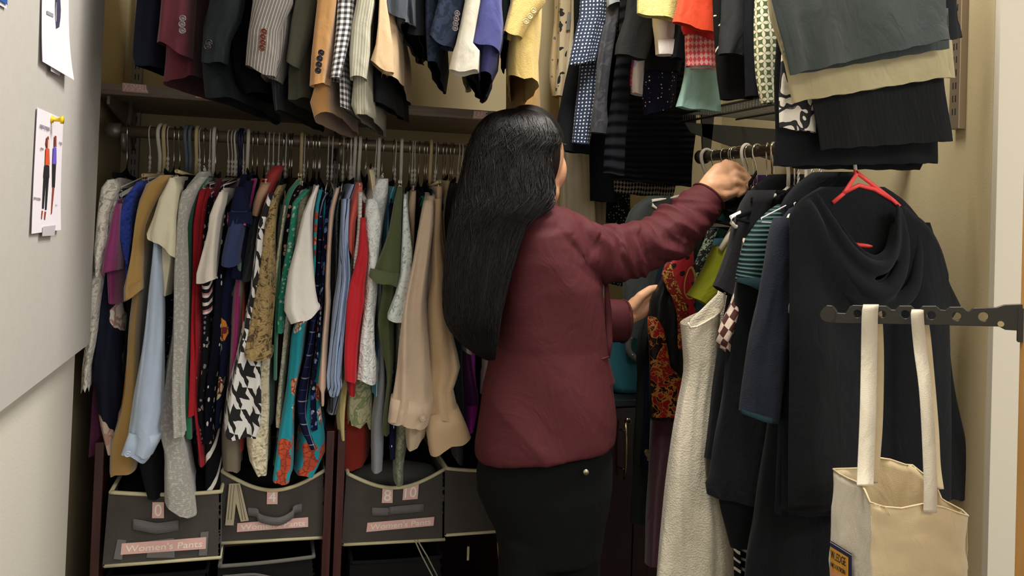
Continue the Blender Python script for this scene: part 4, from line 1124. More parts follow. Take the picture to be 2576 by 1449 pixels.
RG('skirt', 'black and cream tweed skirt edge below the black pleated skirt', 'skirt', F('tweed', '#16161a', p_weave('#a59a86', 150)), 1.96,
   [(300,1556,1715),(440,1552,1712),(1552,486,1700,498)], up=UPY)
RG('dress', 'plain black dress hanging in front of the cream skirt', 'dress', BLKC, 1.99,
   [(200,1490,1570),(400,1488,1562),(1490,506,1560,509)], up=UPY, hk='v')
RG('skirt', 'long cream skirt with soft pleats behind the woman\'s face', 'skirt', F('cream_skirt', '#e8dcbc', rough=.7), 2.08,
   [(200,1412,1490),(383,1412,1490),(480,1414,1496),(600,1408,1505),(760,1405,1510)], up=UPY, lam=.05, push=.01, hk='W')
RG('skirt', 'stone coloured pleated skirt beside the black dress', 'skirt', F('stone_pleat', '#b5a98c'), 2.12,
   [(300,1490,1534),(500,1494,1534),(640,1492,1534),(760,1488,1532)], up=UPY, lam=.03, push=.012)
RG('blouse', 'dark green blouse speckled with white, low behind the raised arm', 'blouse', F('green_speck', '#11231f', p_dots('#a9b5a8', 125, .25, .5)), 2.1,
   [(300,1540,1600),(505,1533,1590),(640,1530,1586),(700,1530,1582),(1532,712,1581,726)], up=UPY, hk='w')
RG('skirt', 'charcoal pencil skirt with a folded hem near the ceiling', 'skirt', CHAR, 1.70,
   [(0,1588,1660),(60,1576,1652),(110,1560,1642),(1557,133,1630,150)], up=-250, hk='v')
RG('skirt', 'black skirt behind the polka dot skirt', 'skirt', BLKC, 1.76, [(30,1628,1730),(150,1632,1722),(1630,176,1715,180)], up=-250)
RG('skirt', 'small crimson woven skirt glimpsed under the charcoal skirt', 'skirt', F('crimson_weave', '#b8303e', p_weave('#d8606a', 160)), 1.80,
   [(60,1582,1602),(150,1576,1599),(1571,214,1598,218)], up=-200)
RG('skirt', 'white skirt with blurred pink and violet flowers', 'skirt', F('blur_floral', '#ddd3d0', p_blot('#d88f86', 24, .6, 0, '#b7a4d8', .62)), 1.79,
   [(60,1600,1628),(150,1597,1627),(200,1596,1626),(1595,231,1626,241)], up=-200)
RG('skirt', 'navy skirt with scattered white dots', 'skirt', F('navy_dots_big', '#14152a', p_dots('#dcd8cc', 95, .17, .45)), 1.77,
   [(100,1630,1716),(200,1627,1708),(260,1626,1704),(1629,288,1698,268)], up=-250, hk='v')
RG('skirt', 'yellow green textured skirt at the top of the frame', 'skirt', F('lime_tan', '#b9b062', p_scroll('#cdc57e', 60, .05, stretch=4), weave=400, wb=.5), 1.62,
   [(0,1614,1716),(1613,31,1706,48)], up=-250, hk='c')
RG('skirt', 'white satin skirt with a deep hem', 'skirt', F('white_satin', '#dad4ce', rough=.45), 1.66,
   [(20,1652,1716),(90,1657,1712),(1660,134,1710,139)], up=-250, hk='c', parts=[('hem_band', F('white_satin', '#dad4ce'), [(98,1657,1713),(1660,134,1711,139)], .006, dict(D=.01, push=.001))])
RG('skirt', 'orange red skirt with a scarlet underlayer', 'skirt', F('orange_red', '#cf3d14', rough=.7), 1.56,
   [(0,1716,1812),(30,1708,1810),(1702,50,1812,84)], up=-250, hk='c', parts=[('underskirt', F('scarlet', '#b8141f'), [(20,1722,1810),(70,1724,1810),(1730,82,1810,104)], -.03)])
RG('skirt', 'pink and cream tweed skirt with white lining', 'skirt', F('pink_tweed', '#c7424f', p_weave('#e0a79e', 130, .78), rough=.9), 1.60,
   [(60,1734,1816),(120,1733,1814),(1735,163,1815,168)], up=-250, hk='c', parts=[('lining', F('white_satin', '#dad4ce'), [(120,1746,1812),(1745,170,1813,175)], -.012)])
RG('trousers', 'black trousers edge between the white satin and pink tweed skirts', 'trousers', BLKC, 1.64, [(35,1712,1738),(90,1708,1732),(1699,144,1726,148)], up=-250)
RG('skirt', 'pale aqua satin skirt resting on the wire shelf edge', 'skirt', F('aqua_satin', '#8fb4aa', rough=.5), 1.65,
   [(120,1736,1824),(200,1728,1826),(1711,268,1822,281)], up=-250, hk='c', lam=.12)
scb = F('black_white_botanic', '#121214', p_blot('#d9d4c0', 22, .63, 1.6), rough=.7)
RG('dress', 'black dress with large cream botanical sketches at its hem', 'dress', scb, 1.50,
   [(0,1806,1890),(140,1812,1898),(200,1818,1906),(1826,250,1918,245)], up=-250, hk='v')
RG('trousers', 'black folded trousers in front of the botanical dress', 'trousers', CHAR, 1.46,
   [(0,1827,1914),(80,1822,1915),(1820,132,1880,138)], up=-250, hk='v')
RG('trousers', 'black trouser leg between the botanical dress and the green petal print', 'trousers', BLKC, 1.44, [(60,1884,1914),(140,1886,1918),(1890,240,1922,242)], up=-250)
RG('skirt', 'cream skirt with olive green four petal geometric print', 'skirt', F('petal_print', '#4c5a34', p_petal('#d8d2b4', 62), rough=.7), 1.40,
   [(0,1912,1950),(100,1912,1966),(200,1919,1976),(1928,256,1974,260)], up=-250, hk='c', lam=.2, push=.003)
RG('skirt', 'dark grey wool skirt at the far right edge of the upper row', 'skirt', F('slate_wool', '#272a2c'), 1.24, [(0,2350,2424),(60,2350,2434),(2350,110,2438,90)], up=-250, D=.03)
RG('coat', 'long tan coat hanging below the yellow linen jacket', 'coat', F('tan_gabardine', '#9f7d4c'), 1.80,
   [(0,1312,1372),(140,1302,1366),(250,1302,1370),(340,1302,1372)], up=UPY, D=.12, hk='W')
# the nearest folded trousers
gw = F('grey_green_wool', '#3f4644', rough=.9, weave=500)
RG('trousers', 'grey green folded trousers, the nearest and uppermost of the folded pairs', 'trousers', gw, 1.150,
   [(0,1945,2386),(60,1960,2388),(1974,110,2390,74),(1984,150,2391,86),(1992,187,2392,97)], up=-250, hk='c', D=.012, lam=.16, push=.006, fold=.001,
   parts=[('under_leg', gw, [(20,1975,2388),(1986,110,2389,72),(1996,188,2390,121)], -.03, dict(D=.005, lam=.16, push=.001, fold=0))])
kh = F('khaki_wool', '#b0a37c', rough=.85)
RG('trousers', 'khaki beige folded trousers showing under the grey green pair', 'trousers', kh, 1.20,
   [(0,1934,2384),(100,1958,2392),(170,1978,2396),(1998,257,2401,190)], up=-250, hk='c', D=.012, lam=.2, push=.004, fold=.001,
   parts=[('under_leg', kh, [(100,2360,2398),(2370,196,2406,194)], -.02, dict(D=.008))])
RG('skirt', 'white skirt with loose black ink leaves and a plain white hem', 'skirt', F('ink_leaf', '#ddd6c6', p_scroll('#17171c', 11, .022, dist=.3), rough=.7), 1.237,
   [(120,1972,2062),(240,1968,2058),(1966,322,2058,333)], up=-250, D=.01, push=.002, fold=.001)
RG('trousers', 'black pinstriped trousers folded below the khaki pair', 'trousers', F('black_pinstripe', '#1b1c1d', p_stripe('#222323', 90, .12, 0), rough=.85), 1.219,
   [(150,2050,2380),(250,2050,2384),(330,2064,2396),(2068,376,2399,354)], up=-250, hk='c', D=.012, lam=.25, push=.003, fold=.001)
RG('trousers', 'plain black trousers, lowest hem of the folded pairs', 'trousers', F('black_twill', '#17181a', rough=.85), 1.252,
   [(200,1968,2372),(325,1965,2372),(400,1961,2375),(1961,418,2375,410)], up=-250, D=.03, lam=.25, push=.004, parts=[('hem_flap', F('black_twill', '#17181a'), [(330,1966,2366),(2000,424,2320,428)], -.03, dict(D=.01))])

# ------------------------------------------------------------------ dresses on the lower right rod
def rod_pt(px, py=390):   # point of the lower right rod seen at picture x
    return Vector((RRX, onX(px, py, RRX).y, RRZ))
def LR(name, label, cat, mat, Y, rows, hk=None, hx=None, fan=(.15, 1, 0), D=.03, tip=None, **k):
    r = RG(name, label, cat, mat, Y, rows, D=D, a=fan, grp='clothes on the lower right rod', **k)
    if hk:
        P = Vector((RRX, Y + .12, RRZ)) if hx is None else rod_pt(hx)
        T = onY(tip[0], tip[1], Y) if tip else onY(R4(rows[0])[0] + 8, R4(rows[0])[1], Y)
        aa = Vector((T.x - P.x, T.y - P.y, 0))
        if aa.length > .21: T = P + aa.normalized() * .2 + Vector((0, 0, T.z - P.z)); 
        hanger(hk, P, aa, T, '%s hanger holding the %s' % (HKIND[hk][0], label.split(',')[0]), 'hangers on the lower right rod')
    return r
near_blk = F('near_black_knit', '#17191c', rough=.95, sheen=.35, weave=350, wb=.15)
nav_knit = F('navy_knit', '#20242f', rough=.95, sheen=.4, weave=350, wb=.4)
def panel(name, Y, cols, mat, parent, thick=0, amp=.006, lam=.06, nv=40, seed=1, extra=None):
    """front cloth panel: cols = [(x, ytop, ybottom)] picture coordinates on plane Y, left to right"""
    rg = random.Random(seed); p1, p2 = rg.uniform(0, 6), rg.uniform(0, 6)
    Cs = catmull([Vector(c) for c in cols], 8)
    V = []; F = []; UV = []
    for i, c in enumerate(Cs):
        for j in range(nv + 1):
            t = j / nv; p = onY(c.x, c.y + (c.z - c.y) * t, Y)
            n = mnoise.noise(Vector((p.x / lam + p1, p.z * 2.5, p2)))
            n2 = mnoise.noise(Vector((p.x / lam * 2.3 + p2, p.z * 5, p1)))
            p.y -= amp * (n + .4 * n2) * min(1, .2 + t * 2)
            if extra: p.y -= extra(p, t, i / (len(Cs) - 1))
            V.append(p)
    for i in range(len(Cs) - 1):
        for j in range(nv):
            a = i*(nv+1)+j; q = (a, a+1, a+nv+2, a+nv+1); F.append(q)
            UV.append([(V[k].x, V[k].z) for k in q])
    o = mk(name, V, F, mat, parent, UV)
    md = o.modifiers.new('thick', 'SOLIDIFY'); md.thickness = .002; md.offset = 1
    return o

# --- far end of the lower right rod
LR('jacket', 'charcoal jacket with short sleeve behind the blazer\'s raised arm', 'jacket', F('charcoal_crepe', '#303533', rough=.7), 1.82,
   [(492,1640,1705),(515,1606,1700),(560,1580,1692),(640,1576,1690),(770,1572,1690),(820,1574,1655),(1582,845,1640,868)], hk='p', hx=1778, tip=(1640, 505), D=.05)
LR('trousers', 'dark grey green long trousers hanging left of the printed dress', 'trousers', F('dark_grey_green', '#2b302f'), 1.80,
   [(840,1612,1662),(950,1608,1656),(1100,1600,1650),(1200,1596,1650),(1591,1318,1640,1323)], up=560, upx=60, upr=60)
LR('dress', 'dark navy dress with a few tan and red flowers in a thin strip', 'dress', F('navy_sparse', '#151b2a', p_floral(['#a08a60','#8a3a30'], 22, .26, warp=.5, dens=.35)), 1.77,
   [(700,1655,1690),(870,1630,1668),(1000,1623,1658),(1150,1616,1652),(1617,1184,1646,1180)], up=560, upx=40, upr=40)
blksat = F('black_satin', '#1a1b1c', rough=.4)
reds = F('red_scroll', '#240809', p_scroll('#c8853f', 24, .022, '#9e1620', .50, .9), rough=.45)
redp = F('red_medallion', '#b5202a', p_dots('#1d0a10', 40, .30, .5), rough=.5)
gold = F('gold_print', '#d9ae4a', p_scroll('#8a1a1a', 60, .06), rough=.5)
e = LR('dress', 'black dress with red and gold scroll print and a plum skirt', 'dress', blksat, 1.70,
   [(560,1745,1790),(640,1706,1764),(680,1684,1758),(720,1662,1752),(760,1643,1746),(900,1641,1742),(1060,1645,1728)], D=.05, lam=.04, push=.008, hk='v', hx=1822, tip=(1745, 560),
   parts=[('printed_yoke', redp, [(608,1728,1745),(640,1712,1748),(668,1684,1750),(700,1668,1750),(740,1690,1750),(800,1706,1748),(860,1716,1740)], .014, dict(D=.02, lam=.03)),
          ('gold_trim', gold, [(660,1676,1690),(690,1666,1696),(730,1680,1712),(775,1702,1728),(880,1708,1730)], .019, dict(D=.01)),
          ('scroll_panel', reds, [(800,1636,1656),(830,1635,1674),(880,1639,1684),(925,1641,1690),(955,1643,1722),(1000,1645,1724),(1648,1054,1720,1046)], .016, dict(D=.03, lam=.04)),
          ('skirt', F('plum_velvet', '#4a1028', rough=.8, sheen=.4), [(1040,1647,1718),(1200,1641,1708),(1350,1634,1692),(1631,1428,1680,1432)], -.005, dict(D=.05))])
# medallion ring on the yoke
c = onY(1736, 712, 1.675)
mb = MB(); mb.tube([c + Vector((.016*math.cos(t), -.002 + .004*math.sin(2*t), .038*math.sin(t))) for t in [k*PI/10 for k in range(21)]], .003, 6, flat=.5)
mb.build('gold_ring_print', F('gold_print2', '#dcb257'), e)
LR('blouse', 'mint blouse with black ink vine drawing, right of the raised sleeve', 'blouse', F('mint_ink', '#a8bf9f', p_scroll('#15181a', 44, .055, dist=.9), rough=.6), 1.69,
   [(575,1788,1812),(600,1780,1802),(640,1762,1790),(690,1744,1774),(730,1740,1768)], D=.04, hk='v', hx=1842, tip=(1795, 560))
LR('dress', 'dark bottle green dress behind the lime sleeve', 'dress', F('deep_green', '#16302e'), 1.72,
   [(520,1812,1860),(560,1796,1850),(620,1786,1830),(700,1770,1810),(760,1756,1800),(800,1748,1790),(900,1735,1780)], D=.04, hk='v', hx=1860, tip=(1815,522))
LR('top', 'steel teal top showing in a small patch under the lime sleeve', 'top', F('steel_teal', '#2d5560'), 1.68,
   [(600,1800,1840),(700,1775,1815),(760,1756,1800),(800,1748,1790),(850,1742,1780)], D=.03)
lime = F('lime', '#9aa015', rough=.6)
LR('top', 'lime green top with straight short sleeve on a white wooden hanger', 'top', lime, 1.58,
   [(620,1806,1850),(668,1785,1850),(720,1757,1840),(1740,744,1790,772)], D=.05, ex=.85)
H_ = hanger('W', rod_pt(1905), Vector((-1, -.25, 0)), onY(1812, 628, 1.58), 'white painted wooden hanger holding the lime top', 'hangers on the lower right rod')
wd = F('white_dress', '#d9cfb8', rough=.75, sheen=.2, weave=260, wb=.7)
e = LR('dress', 'long white textured sleeveless dress with scooped neck', 'dress', wd, 1.46,
   [(1731,822,1824,780),(870,1735,1818),(950,1738,1814),(1020,1724,1810),(1100,1710,1806),(1200,1696,1806),(1300,1686,1835),(1449,1670,1868),(1600,1655,1880)], D=.07, lam=.05, push=.006, top_open=True,
   parts=[('back_panel', wd, [(690,1818,1850),(740,1806,1850),(775,1770,1850),(805,1738,1850),(900,1742,1850)], -.05, dict(D=.01))])
cv = [(1731, 812), (1736, 824), (1752, 822), (1772, 812), (1795, 798), (1812, 784), (1820, 765), (1824, 735)]
MB().tube([onY(x, y, 1.457) for x, y in cv], .0025, 8).build('neck_piping', wd, e)
hanger('v', rod_pt(1885), Vector((-1, -.3, 0)), onY(1822, 735, 1.47) + Vector((.01, 0, .08)), 'black velvet hanger holding the long white dress', 'hangers on the lower right rod')
LR('dress', 'cream lace dress hem peeking below the black dresses', 'dress', F('cream_lace2', '#cfb995', p_scroll('#e0cfae', 60, .06), bumpfn=b_relief(50, 1)), 1.50,
   [(1000,1790,1860),(1265,1800,1868),(1449,1812,1876),(1600,1815,1880)])
LR('dress', 'long black dress with stepped hem left of the teal knit', 'dress', near_blk, 1.44,
   [(700,1850,1930),(850,1824,1930),(1000,1804,1930),(1100,1791,1930),(1783,1157,1930,1180)], lam=.1, D=.04)
LR('dress', 'black dress ending in a black and white ruffled hem', 'dress', F('ruffle_bw', '#15151a', p_stripe('#cfc9bb', 46, .3, 1, .02)), 1.43,
   [(1200,1850,1890),(1385,1858,1892),(1449,1860,1894),(1560,1862,1896)], push=.014, lam=.03)
LR('sweater', 'black knit sweater with a long narrow sleeve beside the teal stripes', 'sweater', F('black_knit', '#1b1a1d', rough=.95, sheen=.4), 1.42,
   [(478,1900,1960),(510,1880,1950),(560,1862,1930),(632,1846,1910),(690,1826,1890),(1813,722,1850,750)], D=.05, hk='v', hx=1930, tip=(1890, 500))
LR('blouse', 'rust and white basket weave print blouse in a narrow wedge', 'blouse', F('basket', '#4a2018', p_weave('#d9c6b4', 70, .4), rough=.7), 1.40,
   [(600,1880,1900),(717,1860,1890),(760,1850,1885),(820,1826,1870),(860,1813,1858),(1824,880,1846,894)], D=.03)
LR('dress', 'black long dress under the teal knit with a curved stepped hem', 'dress', near_blk, 1.385,
   [(700,1866,1975),(850,1846,1975),(1000,1830,1975),(1100,1812,1975),(1200,1800,1985),(1225,1788,1990),(1790,1254,1990,1290)], lam=.1, D=.04)
LR('dress', 'black long dress reaching lowest beside the cream lace hem', 'dress', near_blk, 1.40, [(1000,1830,2000),(1270,1818,2000),(1300,1824,2000),(1847,1384,2000,1392)], lam=.1, D=.03)
teal = F('teal_rib', '#1b2c2e', p_stripe('#47605f', 92, .5, 1), rough=.8, bumpfn=b_rib(92, 1, 1.4))
LR('sweater', 'teal ribbed sweater with light horizontal ridges and short sleeve', 'sweater', teal, 1.36,
   [(514,1975,2040),(530,1950,2030),(556,1923,2020),(601,1893,2010),(662,1875,1990),(1866,708,1950,742)], D=.05, ex=.85, push=.002, hk='w', hx=2010, tip=(1990, 520),
   parts=[('hem_band', F('teal_plain', '#1a2c31'), [(700,1869,1950),(1867,712,1942,745)], .006, dict(D=.05, push=.001, ex=.85))])
for (rows, Y, lb, hx, tp) in (([(440,1860,1940),(480,1834,1930),(545,1828,1915),(600,1830,1900)], 1.80, 'deep purple sweater shoulder just right of the raised hand', 1872, (1850, 450)),
                      ([(470,1850,1960),(520,1815,1930),(580,1795,1890),(650,1788,1870)], 1.78, 'dark moss sweater shoulder below the purple one', 1897, (1840, 490))):
    LR('sweater', lb, 'sweater', F('deep_purple', '#2d1440', rough=.95, sheen=.4) if 'purple' in lb[:12] else F('dark_moss', '#1d211d', rough=.95, sheen=.3), Y, rows, D=.05, hk='v', hx=hx, tip=tp)
LR('sweater', 'black wool sweater left of the white wire hanger arm', 'sweater', near_blk, 1.50, [(438,1950,2040),(480,1900,2010),(540,1868,1990),(600,1850,1960),(700,1850,1950)], D=.05, hk='c', hx=1948, tip=(1905, 500))
LR('sweater', 'black cardigan right behind the teal ribbed sweater', 'cardigan', near_blk, 1.335, [(432,2060,2160),(470,2010,2150),(520,1978,2110),(560,1990,2110),(700,1990,2110)], D=.04, hk='w', hx=2045, tip=(1998, 512))
# nearest: navy cardigan and black cowl poncho
e = LR('cardigan', 'dark navy knit cardigan with a three quarter sleeve edged in teal', 'cardigan', nav_knit, 1.305,
   [(500,2060,2180),(525,2000,2180),(560,1972,2180),(700,1985,2180),(900,1985,2180),(1100,1965,2180),(1300,1955,2180)], D=.04, lam=.08,
   parts=[('sleeve', nav_knit, [(548,1975,2004),(575,1962,2012),(640,1949,2018),(700,1938,2018),(770,1925,2010),(850,1908,2000),(950,1895,1988),(1882,1046,1976,1070)], .03, dict(D=.06, ex=.85, push=.006, lam=.05)),
          ('cuff_edge', F('teal_plain', '#1a2c31'), [(1883,1038,1977,1061),(1882,1050,1976,1074)], .031, dict(D=.062, ex=.85, push=.001)),
          ('lapel', F('slate_knit_lit', '#303c4c', rough=.95, sheen=.5), [(565,2000,2012),(640,1998,2018),(720,1996,2030),(755,1994,2038),(1990,770,2022,780),(790,1990,1998)], .036, dict(D=.012, ex=.8))])  # folded piece whose lighter slate holds the highlight of the sleeve fold
hanger('p', rod_pt(2030), Vector((-1, -.2, 0)), onY(1982, 553, 1.30), 'white plastic hanger holding the dark navy cardigan', 'hangers on the lower right rod')
LR('dress', 'floor length black dress behind the canvas tote bag', 'dress', near_blk, 1.315, [(900,1975,2160),(1100,1950,2160),(1300,1915,2160),(1449,1888,2160),(1700,1880,2180)], D=.06, lam=.12)
pon = empty('poncho', onY(2200, 1250, 1.27), 'big black draped cowl neck poncho, the nearest garment on the right rod', 'poncho', 'clothes on the lower right rod')
bk = near_blk
cols = [(1985, 545, 1290), (2000, 520, 1286), (2030, 505, 1280), (2075, 600, 1274), (2120, 668, 1270), (2170, 700, 1266), (2215, 690, 1262), (2245, 620, 1260), (2262, 520, 1259), (2300, 540, 1258), (2335, 572, 1257), (2365, 625, 1257), (2385, 690, 1256)]
def lift(p, t, s): return .012 * math.sin(s * 9) * min(1, t * 3) + .03 * math.exp(-((s - .35) / .2)**2) * math.exp(-((t - .05) / .12)**2)
panel('front', 1.255, cols, bk, pon, amp=.012, lam=.12, seed=3, extra=lift)
V, Fc, UV = sheet([(470,2085,2238),(500,2035,2285),(540,2005,2322),(590,1992,2352),(640,1990,2372),(690,1990,2388),(770,1990,2398),(850,1990,2400),(950,1990,2408),(1100,1985,2436),(1180,1985,2452),(1985,1290,2467,1254)], 1.275, (0,1,0), D=.04, push=.006, lam=.14, ex=.7, fold=.002)
mk('body', V, Fc, bk, pon, UV)
V, Fc, UV = sheet([(560,2330,2346),(600,2335,2362),(660,2345,2384),(720,2350,2408),(755,2352,2428),(2340,800,2435,770),(2345,822,2412,800)], 1.26, (0,1,0), D=.05, push=.005, lam=.06, ex=.8)
mk('sleeve', V, Fc, bk, pon, UV)
def drape(pts, r, Y, dy=.02):
    P = catmull([Vector((x, y, 0)) for x, y in pts], 6); n = len(P)
    Q = []
    for i, p in enumerate(P):
        t = i / (n - 1); Q.append(onY(p.x, p.y, Y - dy * math.sin(PI * t)))
    R_ = [r * (.35 + .65 * math.sin(PI * min(1, max(0, i / (n - 1))))) for i in range(n)]
    return Q, R_
mb = MB()
for pts, r, Y in (([(2030, 495), (2068, 580), (2112, 655), (2165, 710), (2222, 735), (2262, 690), (2276, 610), (2262, 520)], .020, 1.25),
                  ([(2050, 485), (2092, 560), (2140, 635), (2190, 672), (2232, 668), (2256, 610), (2258, 510)], .017, 1.245),
                  ([(2010, 510), (2050, 610), (2095, 690), (2150, 745), (2215, 772), (2290, 735), (2310, 640), (2300, 545)], .020, 1.26),
                  ([(2110, 560), (2150, 625), (2195, 655), (2232, 630), (2246, 560)], .014, 1.262)):
    Q, R_ = drape(pts, r, Y); mb.tube(Q, R_, 14, flat=.6)
cw = mb.build('cowl', bk, pon)
md = cw.modifiers.new('r', 'REMESH'); md.mode = 'VOXEL'; md.voxel_size = .004; md.use_smooth_shade = True
md = cw.modifiers.new('s', 'SMOOTH'); md.iterations = 12
rh = empty('hanger', onY(2160, 440, 1.29), 'bright red plastic hanger inside the black cowl poncho', 'hanger', 'hangers on the lower right rod')
RY_ = 1.275
MB().tube([onY(x, y, RY_) for x, y in ((2150, 425), (2156, 436), (2122, 487), (2095, 510))], .0045, 10, flat=.6).build('arm', HRED, rh)
MB().tube([onY(x, y, RY_) for x, y in ((2150, 430), (2200, 468), (2247, 504), (2290, 545))], .0045, 10, flat=.6).build('arm', HRED, rh)
MB().tube([onY(x, y, RY_) for x, y in ((2120, 486), (2160, 466), (2200, 476), (2240, 500))], .0045, 10, flat=.7).build('brace', HRED, rh)
MB().tube([onY(x, y, RY_) for x, y in ((2140, 615), (2200, 620), (2250, 622))], .0045, 10).build('trouser_bar', HRED, rh)
hk_ = [onY(2152, 428, RY_)]; pr_ = Vector((RRX + .0, RY_, RRZ))
MB().tube([onY(2152, 428, RY_), onY(2150, 405, RY_), Vector((RRX + .02, RY_, RRZ)), Vector((RRX, RY_, RRZ + .02)), Vector((RRX - .02, RY_, RRZ))], .0035, 8).build('hook', HWHITE, rh)
hanger('o', rod_pt(1930) - Vector((0, .02, 0)), Vector((-.75, -.66, 0)), rod_pt(1930) + Vector((-.14, -.12, -.15)), 'empty wooden hanger with a brass hook on the lower right rod', 'hangers on the lower right rod', drop=.07)
for hx, k, lb in ((1800, 'v', 'black velvet hanger near the far end of the dress rod'), (1778, 'w', 'white wire hanger last on the far end of the dress rod'), (1848, 'v', 'black velvet hanger straight behind the raised hand'),
                  (1878, 'p', 'white plastic hanger between the purple and moss sweaters'), (1905, 'v', 'black velvet hanger left of the wooden hanger'), (1985, 'p', 'white plastic hook hanging just under the black trousers'), (2000, 'v', 'black velvet hanger right of the white plastic hook'), (2065, 'w', 'white wire hanger nearest the black cowl poncho')):
    P = rod_pt(hx); aa = Vector((-.95, -.3, 0)).normalized()
    hanger(k, P, aa, P + aa * .19 + Vector((0, 0, -.16)), lb, 'hangers on the lower right rod')

# ------------------------------------------------------------------ fold-out hook bar and tote bag
BA = onY(2068, 790, 1.119); 
pL = atD(2085, 792, 1.33); pR = atD(2600, 818, 1.19)
bd = (pR - pL).normalized(); bn = bd.cross(Vector((0, 0, 1))).normalized(); bz = Vector((0, 0, 1))
def onbar(px, py):
    r = ray(px, py); t = (pL - CAM).dot(bn) / r.dot(bn); return CAM + r * t
outl = [(2066,792),(2069,779),(2080,769),(2092,770),(2100,778),(2107,789),(2128,791),(2138,774),(2145,771),(2228,776),(2241,786),(2252,787),(2262,777),(2290,778),(2300,788),(2312,790),(2320,780),(2352,781),(2364,791),(2378,793),(2388,785),(2418,786),(2430,796),(2438,798),(2448,790),(2505,791),(2525,785),(2575,785),(2620,784),(2620,849),(2560,848),(2530,845),(2513,836),(2400,829),(2300,823),(2200,817),(2120,813),(2084,810),(2072,803)]
bar = empty('wall_hook_bar', pR, 'black fold-out hanger bar with round holes reaching in from the right edge', 'hook bar')
holes = [(2157,792,12),(2219,795,11),(2277,798,13),(2342,803,13),(2406,808,14),(2473,811,15)]
P2 = []
for x, y in outl:
    p = onbar(x, y); P2.append(((p - pL).dot(bd), (p - pL).dot(bz)))
H2 = []
for x, y, r in holes:
    p = onbar(x, y); q = onbar(x + r, y); rr_ = (q - p).length
    H2.append(((p - pL).dot(bd), (p - pL).dot(bz), rr_))
cu = bpy.data.curves.new('b', 'CURVE'); cu.dimensions = '2D'; cu.fill_mode = 'BOTH'; cu.extrude = .0035; cu.bevel_depth = .001; cu.bevel_resolution = 2
def spl(pts):
    s = cu.splines.new('POLY'); s.points.add(len(pts) - 1)
    for k, (x, y) in enumerate(pts): s.points[k].co = (x, y, 0, 1)
    s.use_cyclic_u = True
spl(P2)
for x, y, r in H2: spl([(x + r*math.cos(t), y + r*math.sin(t)) for t in [k*PI/12 for k in range(24)]])
to = bpy.data.objects.new('b', cu); COL.objects.link(to); bpy.context.view_layer.update()
dg = bpy.context.evaluated_depsgraph_get(); me = bpy.data.meshes.new_from_object(to.evaluated_get(dg))
V = [pL + bd * v.co.x + bz * v.co.y + bn * v.co.z for v in me.vertices]; Fc = [tuple(p.vertices) for p in me.polygons]
COL.objects.unlink(to); bpy.data.objects.remove(to)
BARM = plain('black_enamel', '#34322c', .38, .3, spec=.5)
mk('bar', V, Fc, BARM, bar, None, False)
c = onbar(2083, 791)
MB().disc(c - bn * -.001, bn * (-1 if bn.y > 0 else 1), .012, .006, 28).build('end_knob', BARM, bar, False)
sc_ = onbar(2517, 814)
sn = bn * (-1 if bn.y > 0 else 1)
MB().disc(sc_ + sn * .004, sn, .0045, .002, 20).build('screw', BRASSY, bar, False)
mb = MB()
q0 = onbar(2560, 817)
mb.prism([q0 + bz*.026 + sn*.006, q0 - bz*.026 + sn*.006, q0 - bz*.026 + bd*.05 + sn*.006, q0 + bz*.026 + bd*.05 + sn*.006], -sn * .02)
mb.build('mount_plate', BARM, bar, False)
# door with wooden edge the bar is fixed to
de = onbar(2562, 820)
dr = bevel(MB().box((de.x + .0, de.y - .25, 0), (de.x + .04, de.y - .002, 2.1)).build('door_1', woodmat('door_edge_wood', '#a5793f', '#b98c50', .45, 1, 2), None, False), .002)
tag(dr, kind='structure')

CANV = F('canvas', '#d8c399', rough=.9, weave=700, wb=.25, sheen=.2)
CANW = F('canvas_lit', '#d9cfb8', rough=.9, weave=700, wb=.25, sheen=.2)  # whiter canvas copy; the light on the bag's side is in its colour
bag = empty('tote_bag', atD(2270, 1449, 1.25), 'cream canvas tote bag hanging by its handles from the black hook bar', 'bag')
def bagd(px):   # depth of the right-hand (facing) side and the left face
    return 1.26
# corner posts of the bag: A left-front, B centre-front (near fold), C right, D back
def col(px0, px1, y0, y1, d, n=14):
    return [atD(px0 + (px1 - px0) * (k / n), y0 + (y1 - y0) * (k / n), d) for k in range(n + 1)]
cols_ = [ # x top, x bottom, y top, depth
    (2096, 2086, 1180, 1.33), (2112, 2098, 1192, 1.30), (2135, 2118, 1204, 1.275), (2155, 2150, 1212, 1.25), (2176, 2172, 1232, 1.22), (2190, 2192, 1264, 1.20),
    (2220, 2222, 1274, 1.20), (2270, 2272, 1280, 1.205), (2325, 2325, 1270, 1.21), (2370, 2370, 1275, 1.22), (2410, 2410, 1290, 1.23), (2434, 2430, 1297, 1.25)]
front = []
for k, (x0, x1, yt, d) in enumerate(cols_):
    c_ = []
    for j in range(25):
        t = j / 24; y = yt + (1640 - yt) * t
        p = atD(x0 + (x1 - x0) * min(1, t*2), y, d)
        p += Vector((0, -1, 0)) * (.006 * mnoise.noise(Vector((k*.6, t*5, 3))) + (.004 * mnoise.noise(Vector((k*1.7, t*11, 8)))))
        c_.append(p)
    front.append(c_)
back = []
for k, (x0, yt, d) in enumerate([(2434, 1297, 1.25), (2420, 1283, 1.30), (2380, 1262, 1.34), (2368, 1254, 1.35), (2352, 1215, 1.37), (2330, 1198, 1.385), (2295, 1170, 1.39), (2278, 1169, 1.40), (2240, 1156, 1.41), (2205, 1151, 1.42), (2160, 1178, 1.40), (2125, 1179, 1.36), (2096, 1180, 1.33)]):
    back.append([atD(x0, yt + (1640 - yt) * j / 24 + 0, d) + Vector((0, .003 * mnoise.noise(Vector((k, j*.3, 1))), 0)) for j in range(25)])
